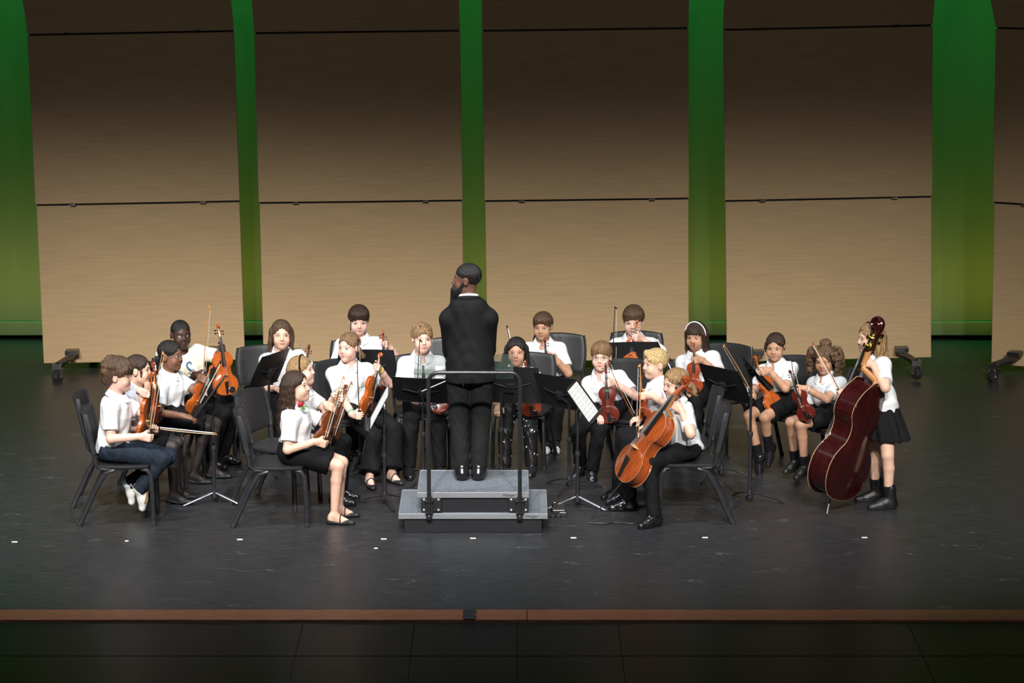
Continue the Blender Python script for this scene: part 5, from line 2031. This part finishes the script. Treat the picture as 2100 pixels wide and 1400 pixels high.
# 5 wavy-haired girl behind the slanted stand
v = vio((635, 706, 2.36), (622, 818, 2.36), (-.3, -1, 0), V_DARK, 'dark red violin of the wavy-haired girl, scroll showing above the girl with headband')
b = bw((616, 709, 2.32), (601, 806, 2.34), 'dark bow of the wavy-haired girl behind the slanted stand', STICKB)
p = person('girl with long wavy brown hair facing front behind a slanted stand', A(577, 686, 2.63), 8, hip_at(587, 2.72), 6, 'wavy', H_BROWN, SK_LIGHT,
           {'L': grip_on(v, (631, 752, 2.36), (0, 1, 0)), 'R': free(566, 797, 2.42, (.5, -.7, -.1), (0, 0, -1), 'soft')},
           legs_sit(hip_at(587, 2.72), 8), bottom='trousers', shoes='dress', L_hair=.27, seed=11, hs=1.03, gaze=-20)
polo_logo(p, info())

# 6 girl with dark headband
v = vio((708, 787, .86), (674, 906, .82), (.7, -.55, .4), V_BROWN, 'brown violin of the girl with the dark headband, behind another violin')
b = bw((720, 783, .80), (678, 908, .76), 'bow with reddish tip of the girl with the dark headband', STICK, (.8, -.5, .2))
p = person('girl with long fair hair and dark headband, looking up to the right', A(620, 760, .98), 76, hip_at(612, 1.0), 74, 'long', H_DKBLOND, SK_PINK,
           {'L': grip_on(v, (703, 816, .86), (-.2, 1, 0)), 'R': free(632, 893, .80, (.85, -.2, -.2), (0, .3, -1), 'soft')},
           [(A(705, 905, 1.10), A(700, 1012, 1.12)), (A(694, 914, .90), A(692, 1024, .92))], shoes='dress', L_hair=.30, hback=.02, seed=13, pitch=-9, hs=1.02, s=.98)
headband(p, info(), BLK, .007)

# 7 girl with the red flower
v = vio((695, 800, .40), (655, 914, .36), (.75, -.5, .4), V_BROWN, 'dark brown violin held by the girl with the red flower')
b = bw((704, 772, .30), (662, 913, .27), 'bow of the girl with the red flower', STICKP, (.8, -.5, .2))
p = person('girl with long dark hair and a red flower pinned to her white polo', A(609, 793, .40), 72, hip_at(604, .42), 80, 'long', H_DKBROWN, SK_LIGHT,
           {'L': grip_on(v, (678, 833, .40), (-.2, 1, 0)), 'R': grip_on(b, (663, 909, .27), (0, 1, 0), 'bow')},
           [(A(701, 948, .52), A(696, 1044, .52)), (A(694, 955, .30), A(686, 1056, .28))], bottom='skirt', shoes='flat', L_hair=.44, hback=.06, seed=17, pitch=-10, hs=1.05,
           footdir=((1, -.08, 0), (1, -.1, 0)), armpole=(None, (-.25, -.4, -1)), s=1.02, tuck=False)
I_ = info()
ROSE = mat('red_petals', (0.33, 0.006, 0.02), 0.6, noise=(60, 0.3, (1, 1, 1)))
LEAFM = mat('flower_leaf', (0.09, 0.22, 0.03), 0.5, noise=(60, 0.3, (1, 1, 1)))
fc = A(616, 829, .26)
flw = MB()
rnd = random.Random(4)
for k in range(9):
    a = k * 2.4
    r = .004 + .0022 * k
    c = fc + V(math.cos(a) * r, -.006 + .001 * k, math.sin(a) * r)
    put_mb('petal', MB().lathe([(.011 * math.sin(t), -.006 * math.cos(t)) for t in np.linspace(.15, math.pi - .15, 6)], 8, basis(y=(0, 0, 1), z=(math.cos(a) * .7, -1, math.sin(a) * .7)), c), ROSE, p)
for dx, dz in ((.014, -.022), (.026, -.028), (.03, -.014), (-.016, -.012), (.018, -.038)):
    c = fc + V(dx, .0, dz)
    put_mb('leaf', MB().tube([fc + V(0, .002, -.008), c, c + V(dx, 0, dz) * .6], [.002, .0075, .001], 6, ((0, 1, 0), .35)), LEAFM, p)

# 8 girl in flared trousers
v = vio((778, 722, 1.86), (746, 848, 1.72), (.93, -.42, .1), V_ORANGE, 'bright orange violin held on the knee of the girl in flared trousers')
b = bw((733, 696, 1.70), (738, 866, 1.66), 'dark bow held upright by the girl in flared trousers', STICKB, (1, 0, 0))
p = person('girl with pulled-back light hair in flared black trousers, looking left', A(715, 712, 2.08), -32, hip_at(722, 2.15), 14, 'lowpony', H_LTBROWN, SK_PINK,
           {'L': grip_on(v, (773, 754, 1.85), (-.4, 1, 0)), 'R': grip_on(b, (737, 852, 1.66), (0, 1, 0), 'bow')},
           [(A(810, 880, 1.84), A(804, 975, 1.70)), (A(768, 896, 1.72), A(758, 979, 1.55))], shoes='flat', flare=True, tuck=True, L_hair=.08, seed=19, hs=1.03, footdir=((.55, -.8, 0), (.25, -1, 0)), s=1.03)
polo_logo(p, info())
BAND = mat('green_bracelet', (0.08, 0.3, 0.2), 0.4, noise=(40, 0.2, (1, 1, 1)))
PALEB = mat('pale_watch', (0.62, 0.6, 0.48), 0.4, noise=(40, 0.1, (1, 1, 1)))
YELB = mat('yellow_band', (0.7, 0.6, 0.08), 0.5, noise=(40, 0.1, (1, 1, 1)))
wristband(p, info(), 'R', PALEB, -.012, .025, .009)
wristband(p, info(), 'R', BAND, -.034, .028, .006)
wristband(p, info(), 'L', YELB, -.018, .026, .006)

# 9 dark-haired boy at the rear
v = vio((785, 677, 2.76), (790, 796, 2.76), (.05, -1, .05), V_RED, 'red-brown violin of the dark-haired boy, scroll above the stand')
b = bw((719, 656, 2.66), (723, 770, 2.70), 'dark bow held before the face of the dark-haired boy', STICKB, (1, 0, 0))
p = person('boy with dark straight fringe looking down, behind a black stand', A(736, 657, 2.98), 6, hip_at(738, 3.05), 6, 'bowl', H_DKBROWN, SK_PINK,
           {'L': grip_on(v, (787, 706, 2.76), (-.2, 1, 0)), 'R': grip_on(b, (722, 766, 2.7), (0, 1, 0), 'bow')},
           legs_sit(hip_at(738, 3.05), 6), seed=23, pitch=10, hs=1.04, lid=.9, s=1.05)

# 10 boy with tie
v = vio((1006, 800, 2.02), (884, 832, 1.98), (0, -.7, .7), V_RED, 'red violin lying across the lap of the boy with the tie')
b = bw((861, 697, 1.96), (857, 826, 1.96), 'dark bow held upright by the boy with the tie', STICKB, (1, -.2, 0))
p = person('boy with swept-up fair hair and dark tie behind the clear acrylic desk', A(866, 694, 2.28), 12, hip_at(866, 2.35), 6, 'swept', H_FAIR, SK_PINK,
           {'L': ('g', lerp(A(884, 832, 1.98), A(1006, 800, 2.02), .62), A(1006, 800, 2.02) - A(884, 832, 1.98), (0, .3, 1)), 'R': grip_on(b, (857, 822, 1.96), (0, 1, 0), 'bow')},
           [(A(899, 878, 1.98), A(902, 968, 1.90)), (A(842, 878, 1.98), A(839, 966, 1.90))], seed=29, hs=1.04, s=1.04)
I_ = info()
TIE = mat('dark_green_tie', (0.02, 0.035, 0.03), 0.6, noise=(60, 0.3, (1, 1, 1)))
decal(p, I_, 'necktie', [[(-.012, .06), (.012, .06), (.009, .044), (-.009, .044)]] + strip2([(0, .046), (0, .0), (.002, -.05), (.003, -.1), (.003, -.14)], [.016, .024, .032, .038, .036]), TIE, 0.0, -.1, .006)

# 11 girl in sequined trousers
v = vio((1077, 738, 2.12), (1091, 852, 2.10), (-.1, -1, .1), V_RED, 'red violin of the girl in sequined trousers, behind the stand')
b = bw((1039, 668, 2.52), (1068, 800, 2.50), 'dark bow with its tip above the girl in sequined trousers', STICKB, (.3, 1, 0))
p = person('girl with long dark curly hair and black sequined trousers, right of the conductor', A(1059, 721, 2.34), -3, hip_at(1063, 2.42), -6, 'wavy', H_BLACK, SK_TAN,
           {'L': grip_on(v, (1080, 770, 2.12), (0, 1, 0)), 'R': free(1022, 832, 2.08, (-.1, -.8, -.3), (0.2, .2, -1), 'soft')},
           [(A(1088, 888, 2.05), A(1090, 968, 1.98)), (A(1036, 888, 2.05), A(1036, 968, 1.98))], bcol=SEQUIN, seed=31, L_hair=.22, hs=1.0, s=.96)

# 12 boy rear right of the conductor
v = vio((1117, 692, 2.94), (1128, 804, 2.94), (-.1, -1, .1), V_DARK, 'dark red violin of the brown-haired boy at the rear right of the conductor')
p = person('boy with brown fringe at the rear, just right of the conductor', A(1113, 669, 3.16), -14, hip_at(1120, 3.25), -10, 'short', H_BROWN, SK_TAN,
           {'L': grip_on(v, (1122, 734, 2.94), (-.2, 1, 0)), 'R': free(1092, 800, 2.98, (.4, -.7, -.2), (0, 0, -1), 'soft')},
           [(A(1142, 838, 2.92), A(1138, 908, 2.88)), (A(1112, 840, 2.92), A(1120, 908, 2.88))], shoes='hightop', seed=37, pitch=7, hs=1.0, footdir=((.1, -1, 0), (0, -1, 0)), wide=1.02)

# 13 tall boy, chin on hand
v = vio((1308, 655, 3.04), (1289, 752, 2.98), (-.15, -1, .1), V_ORANGE, 'brown violin held up to the face of the tall boy at the rear')
b = bw((1261, 629, 2.94), (1259, 762, 2.98), 'long dark bow standing upright beside the tall boy at the rear', STICKB, (1, 0, 0))
bw((1346, 690, 2.9), (1383, 772, 2.9), 'dark bow showing its tip right of the tall boy at the rear', STICKB)
p = person('tall boy with parted brown hair resting his chin on his hand', A(1299, 658, 3.28), -8, hip_at(1302, 3.4), -4, 'bowl', H_BROWN, SK_PINK,
           {'L': grip_on(v, (1303, 692, 3.04), (-.5, 1, 0)), 'R': grip_on(b, (1259, 752, 2.98), (0, 1, 0), 'bow')},
           legs_sit(hip_at(1302, 3.4), -4), seed=41, pitch=9, hs=1.08, s=1.1, lid=.7, armpole=((.8, -.2, -.6), None))

# 14 boy in clear glasses
v = vio((1242, 744, 1.86), (1249, 866, 1.80), (-.1, -1, .12), V_DARK, 'dark red violin with green tape held by the boy in clear glasses')
obj('finger_tape', MB().box((0, .031 / 2 + .021, .32), (.03, .008, .012)).me('tape', bevel=.002), mat('green_tape', (.03, .33, .2), .5, noise=(40, .1, (1, 1, 1))), LASTV)
b = bw((1246, 742, 1.70), (1305, 864, 1.80), 'bow slanting from the face of the boy in clear glasses down to the right', STICK, (.9, -.3, .3))
p = person('boy with brown fringe and clear glasses behind the white sheet music', A(1233, 731, 2.08), -10, hip_at(1256, 2.15), -16, 'bowl', H_LTBROWN, SK_PINK,
           {'L': grip_on(v, (1244, 786, 1.86), (-.3, 1, 0)), 'R': free(1222, 846, 1.84, (.3, -.6, -.3), (0, 0, -1), 'soft')},
           [(A(1228, 882, 1.80), A(1214, 964, 1.78)), (A(1186, 884, 1.88), A(1190, 948, 1.96))], seed=43, hs=1.02, footdir=((0, -1, -.4), (-.5, -.6, -.5)), lid=.3)
glasses(p, info(), WIRE)

# 15 blond player
v = vio((1315, 768, 1.08), (1323, 860, 1.05), (-.75, -.65, 0), V_RED, 'red violin of the short-haired blond player')
p = person('short-haired blond player in a white polo facing left, behind the cellist', A(1342, 746, 1.24), -64, hip_at(1382, 1.15), -58, 'sidefringe', H_BLOND, SK_LIGHT,
           {'L': grip_on(v, (1314, 812, 1.06), (-.6, .8, 0)), 'R': free(1318, 856, 1.2, (-.9, -.1, -.2), (0, .3, -1), 'soft')},
           legs_sit(hip_at(1382, 1.15), -80), seed=47, hs=1.04)
polo_logo(p, info())

# 16 cellist
c_s, c_b = A(1421, 778, .33), A(1279, 983, .36)
instrument('cello', c_s, c_b, (-.84, -.40, .52), wood('varnish_cello', (0.30, 0.06, 0.012)), 'orange-brown cello leaning on the girl seated at right front', sx=1.06)
CEL = bpy.context.scene.objects['cello']
pin = on_z(1213, 1064)
bpy.context.view_layer.update()
pl_ = CEL.matrix_world.inverted() @ Vector(pin)
obj('endpin', MB().tube([(0, 0, .01), tuple(pl_)], .0035, 6).lathe([(.008, -.012), (.01, .0), (.006, .01)], 10).me('endpin', True), CHROME, CEL)
bw((1313, 748, .40), (1309, 893, .22), 'pale bow standing upright against the strings of the cello', STICKP, (-1, -.3, 0))
p = person('girl with fair low ponytail playing the cello, in white polo and black trousers', A(1384, 787, .48), -62, hip_at(1408, .5), -72, 'lowpony', H_DKBLOND, SK_LIGHT,
           {'L': grip_on((c_s, c_b), (1369, 822, .34), (-.4, .8, .3)), 'R': free(1330, 870, .78, (-.8, -.1, -.4), (0, -.4, -1), 'soft')},
           [(A(1331, 951, .30), A(1342, 1046, .22)), (A(1292, 950, .78), A(1290, 1027, .74))], seed=53, pitch=6, L_hair=.09, hs=1.04, armpole=((.35, -.75, -.8), None), footdir=((-.7, -.6, 0), (-1, -.12, 0)), s=1.02, lid=.3, lace=SNEAK)

# 17 girl with white headband
v = vio((1424, 702, 2.56), (1423, 804, 2.52), (-.2, -1, .1), V_RED, 'red violin of the girl with the white headband')
p = person('girl with long dark hair and white headband, smiling, behind a black stand', A(1427, 689, 2.84), -24, hip_at(1442, 2.85), -18, 'bangs', H_DKBROWN, SK_TAN,
           {'L': grip_on(v, (1425, 738, 2.56), (-.3, 1, 0)), 'R': free(1412, 806, 2.6, (.3, -.6, -.2), (0, 0, -1), 'soft')},
           legs_sit(hip_at(1442, 2.85), -24), seed=59, L_hair=.26, pitch=5, hs=1.02, lid=.8)
headband(p, info(), RIBBON, .0055)

# 18 girl in skirt, dark tied-back hair
v = vio((1549, 728, 2.08), (1589, 840, 2.00), (-.6, .6, .45), V_ORANGE, 'orange violin resting on the lap of the girl with tied-back dark hair')
b = bw((1485, 707, 1.86), (1546, 814, 1.95), 'bow slanting up to the left from the girl with tied-back dark hair', STICKP, (-.8, -.3, -.4))
p = person('girl with tied-back dark hair in a black skirt, right of the tall stand', A(1590, 711, 2.26), -16, hip_at(1608, 2.3), -26, 'bun', H_DKBROWN, SK_TAN,
           {'L': grip_on(v, (1560, 765, 2.05), (-.5, .7, 0)), 'R': grip_on(b, (1546, 811, 1.95), (.3, 1, 0), 'bow')},
           [(A(1568, 856, 1.90), A(1577, 918, 1.98)), (A(1536, 852, 1.98), A(1558, 940, 1.98))], bottom='skirt', shoes='dress', sock=.13, seed=61, pitch=8, hs=.98, s=.95,
           footdir=((-.25, -.5, -1), (.05, -.4, -1)), lid=.5, wide=1.02)
polo_logo(p, info())

# 19 curly-haired girl
v = vio((1620, 758, 1.50), (1658, 860, 1.44), (-.55, -.65, .45), V_DARK, 'dark violin on the knee of the curly-haired girl')
b = bw((1623, 738, 1.42), (1640, 826, 1.44), 'pale bow held against the dark violin by the curly-haired girl', STICKB, (1, -.3, 0))
p = person('girl with big curly hair in a black skirt, beside the double bass', A(1691, 738, 1.75), -24, hip_at(1707, 1.78), -40, 'curly', H_CURL, SK_TAN,
           {'L': grip_on(v, (1636, 802, 1.48), (-.3, 1, 0)), 'R': free(1663, 848, 1.66, (-.8, -.4, -.2), (0, 0, -1), 'soft')},
           [(A(1642, 870, 1.52), A(1650, 956, 1.58)), (A(1622, 866, 1.78), A(1630, 944, 1.84))], bottom='skirt', shoes='boot', sock=.1, seed=67, pitch=11, hs=.98, s=.95,
           footdir=((-.6, -.8, -.12), (-.6, -.7, -.12)), lid=.5, armpole=((.5, -.5, -1), None))
wristband(p, info(), 'L', mat('beaded_bracelet', (0.5, 0.62, 0.6), 0.4, noise=(90, 0.5, (1, 1, 1))), -.02, .025, .006)
polo_logo(p, info())

# 20 double bass and its player
b_s, b_b = A(1824, 658, .80), A(1703, 1014, .70)
instrument('bass', b_s, b_b, (-.74, .66, .1), V_BASS, 'dark wine-red double bass seen from behind, leaning on the standing girl', sx=.95, name='double_bass', cat='double bass')
BAS = bpy.context.scene.objects['double_bass']
bpy.context.view_layer.update()
inv = BAS.matrix_world.inverted()
pl_ = inv @ Vector(on_z(1695, 1054))
obj('endpin', MB().tube([(0, 0, .006), tuple(pl_)], .0036, 6).lathe([(.008, -.014), (.011, .0), (.007, .008)], 10).me('endpin', True), CHROME, BAS)
zp = .356 + .088
yn = .068 / 2 + .002
for sx in (-1, 1):
    pm = obj('machine_plate', MB().box((sx * .0125, yn - .004, zp + .032), (.002, .018, .06)).me('plate', bevel=.0006, seg=1), BRASS, BAS)
    for k in range(2):
        z = zp + .018 + .028 * k
        obj('gear', MB().lathe([(.006, 0), (.006, .003), (.003, .004)], 12, basis(y=(0, 0, 1), z=(sx, 0, 0)), (sx * .0135, yn - .002, z)).me('gear', True), BRASS, pm)
bw((1668, 702, 1.30), (1727, 812, 1.14), 'bow of the double bass player, slanting across the curly-haired girl', STICK, (-.8, -.5, .3))
bseg = (A(1668, 702, 1.30), A(1727, 812, 1.14))
p = person('girl with long fair hair and dark headband, standing with the double bass', A(1784, 694, 1.0), -74, V(x_at(1806, .95, .78), .95, .80), -62, 'half', H_DKBLOND, SK_LIGHT,
           {'L': ('g', A(1773, 742, .86), b_s - b_b, (-.5, .9, 0)), 'R': grip_on(bseg, (1726, 806, 1.14), (.5, .5, 0), 'bow')},
           [(V(x_at(1820, .78, .4), .78, .43), V(x_at(1822, .78, .09), .79, .085)), (V(x_at(1793, 1.02, .4), 1.02, .43), V(x_at(1795, 1.05, .09), 1.05, .085))], bottom='skirt', stand=True, shoes='boot', sock=.1, seed=71, L_hair=.24, hs=1.06,
           footdir=((-1, -.25, 0), (-1, -.15, 0)), armpole=((.6, -.6, -.8), None), s=1.04, hemz=-.085)
headband(p, info(), BLK, .006)

# 21 conductor
zt = ZU
hp3 = V(x_at(964, .55, 1.2), .55, zt + .86)
hd = A(957, 573, .58)
arm = [(-.65, -.4, -.2), (.65, -.4, -.2)]
p = person('bearded conductor in black suit standing on the podium with his back to the audience', hd, -103, hp3, 178, 'fade', H_BLACK, SK_COND,
           {'L': ('f', A(938, 768, .82), (.9, .25, -.1), (0, -1, 0), 'soft'), 'R': ('f', A(988, 768, .84), (-.9, .25, -.1), (0, -1, 0), 'soft')},
           [(V(hp3[0] - .088, .57, zt + .47), V(hp3[0] - .066, .50, zt + .09)), (V(hp3[0] + .084, .57, zt + .47), V(hp3[0] + .066, .50, zt + .09))],
           top='suit', tcol=SUIT, bcol=SUITP, stand=True, seed=73, s=1.2, hs=1.10, hemz=-.10, armpole=((-1, -.4, -.5), (1, -.4, -.5)), footdir=((-.12, 1, 0), (.12, 1, 0)), group=None, wx=.93, gaze=0, adult=1.0, slope=.135, drop=.128)
I_ = info()
f = Field(V(-.1, -.02, -.2), V(.1, .15, .06), .0055)
f.ell((0, .045, -.078), (.058, .052, .052))
f.cone((0, .07, -.085), (0, .098, -.165), .044, .022, k=.03)
for sx in (-1, 1):
    f.cone((sx * .062, .005, -.01), (sx * .05, .03, -.06), .012, .02, k=.02)
f.cone((-.022, .088, -.042), (.022, .088, -.042), .008, .008, k=.01)
f.ell((0, .093, -.0585), (.020, .02, .0075), k=.006, op='sub')
P = f.all()
f.d = f.d + (.003 * np.sin(P[..., 0] * 260) * np.sin(P[..., 1] * 260) * np.sin(P[..., 2] * 200)).astype(np.float32)
vv_, ff_ = f.mesh()
put_mesh('beard', ((vv_ * I_['hs']) @ I_['H'].T + I_['head'], ff_), H_BLACK, p)
ring = [I_['neck'] + (I_['Rt'] * math.cos(a) * .063 + I_['Ft'] * (math.sin(a) * .060 + .006) + I_['Uv'] * (.012 - .012 * math.sin(a))) * 1.12 for a in np.linspace(0, 2 * math.pi, 33)]
put_mb('shirt_collar', MB().tube(ring, .011, 8, ((0, 0, 1), 1.5), cap=False), WHITE, p)
ring = [I_['neck'] + (I_['Rt'] * math.cos(a) * .075 + I_['Ft'] * (math.sin(a) * .072 + .006) + I_['Uv'] * (-.012 - .02 * math.sin(a))) * 1.12 for a in np.linspace(math.pi * .85, 2 * math.pi + .15 * math.pi, 25)]
put_mb('jacket_collar', MB().tube(ring, .016, 8, ((0, 0, 1), 1.4)), SUIT, p)
put_mb('jacket_vent', MB().tube([hp3 + V(-.05, -.165, -.0), hp3 + V(-.05, -.168, -.11)], .004, 5), MATTE_BLACK, p)
bt0, bt1 = A(914, 781, .86), A(865, 802, .80)
bat = tag(obj('baton', MB().tube([bt0, bt1], [.0035, .0025], 6).me('baton', True), mat('white_baton', (.85, .85, .83), .4, noise=(30, .05, (1, 1, 1)))), 'thin white baton in front of the conductor', 'baton')
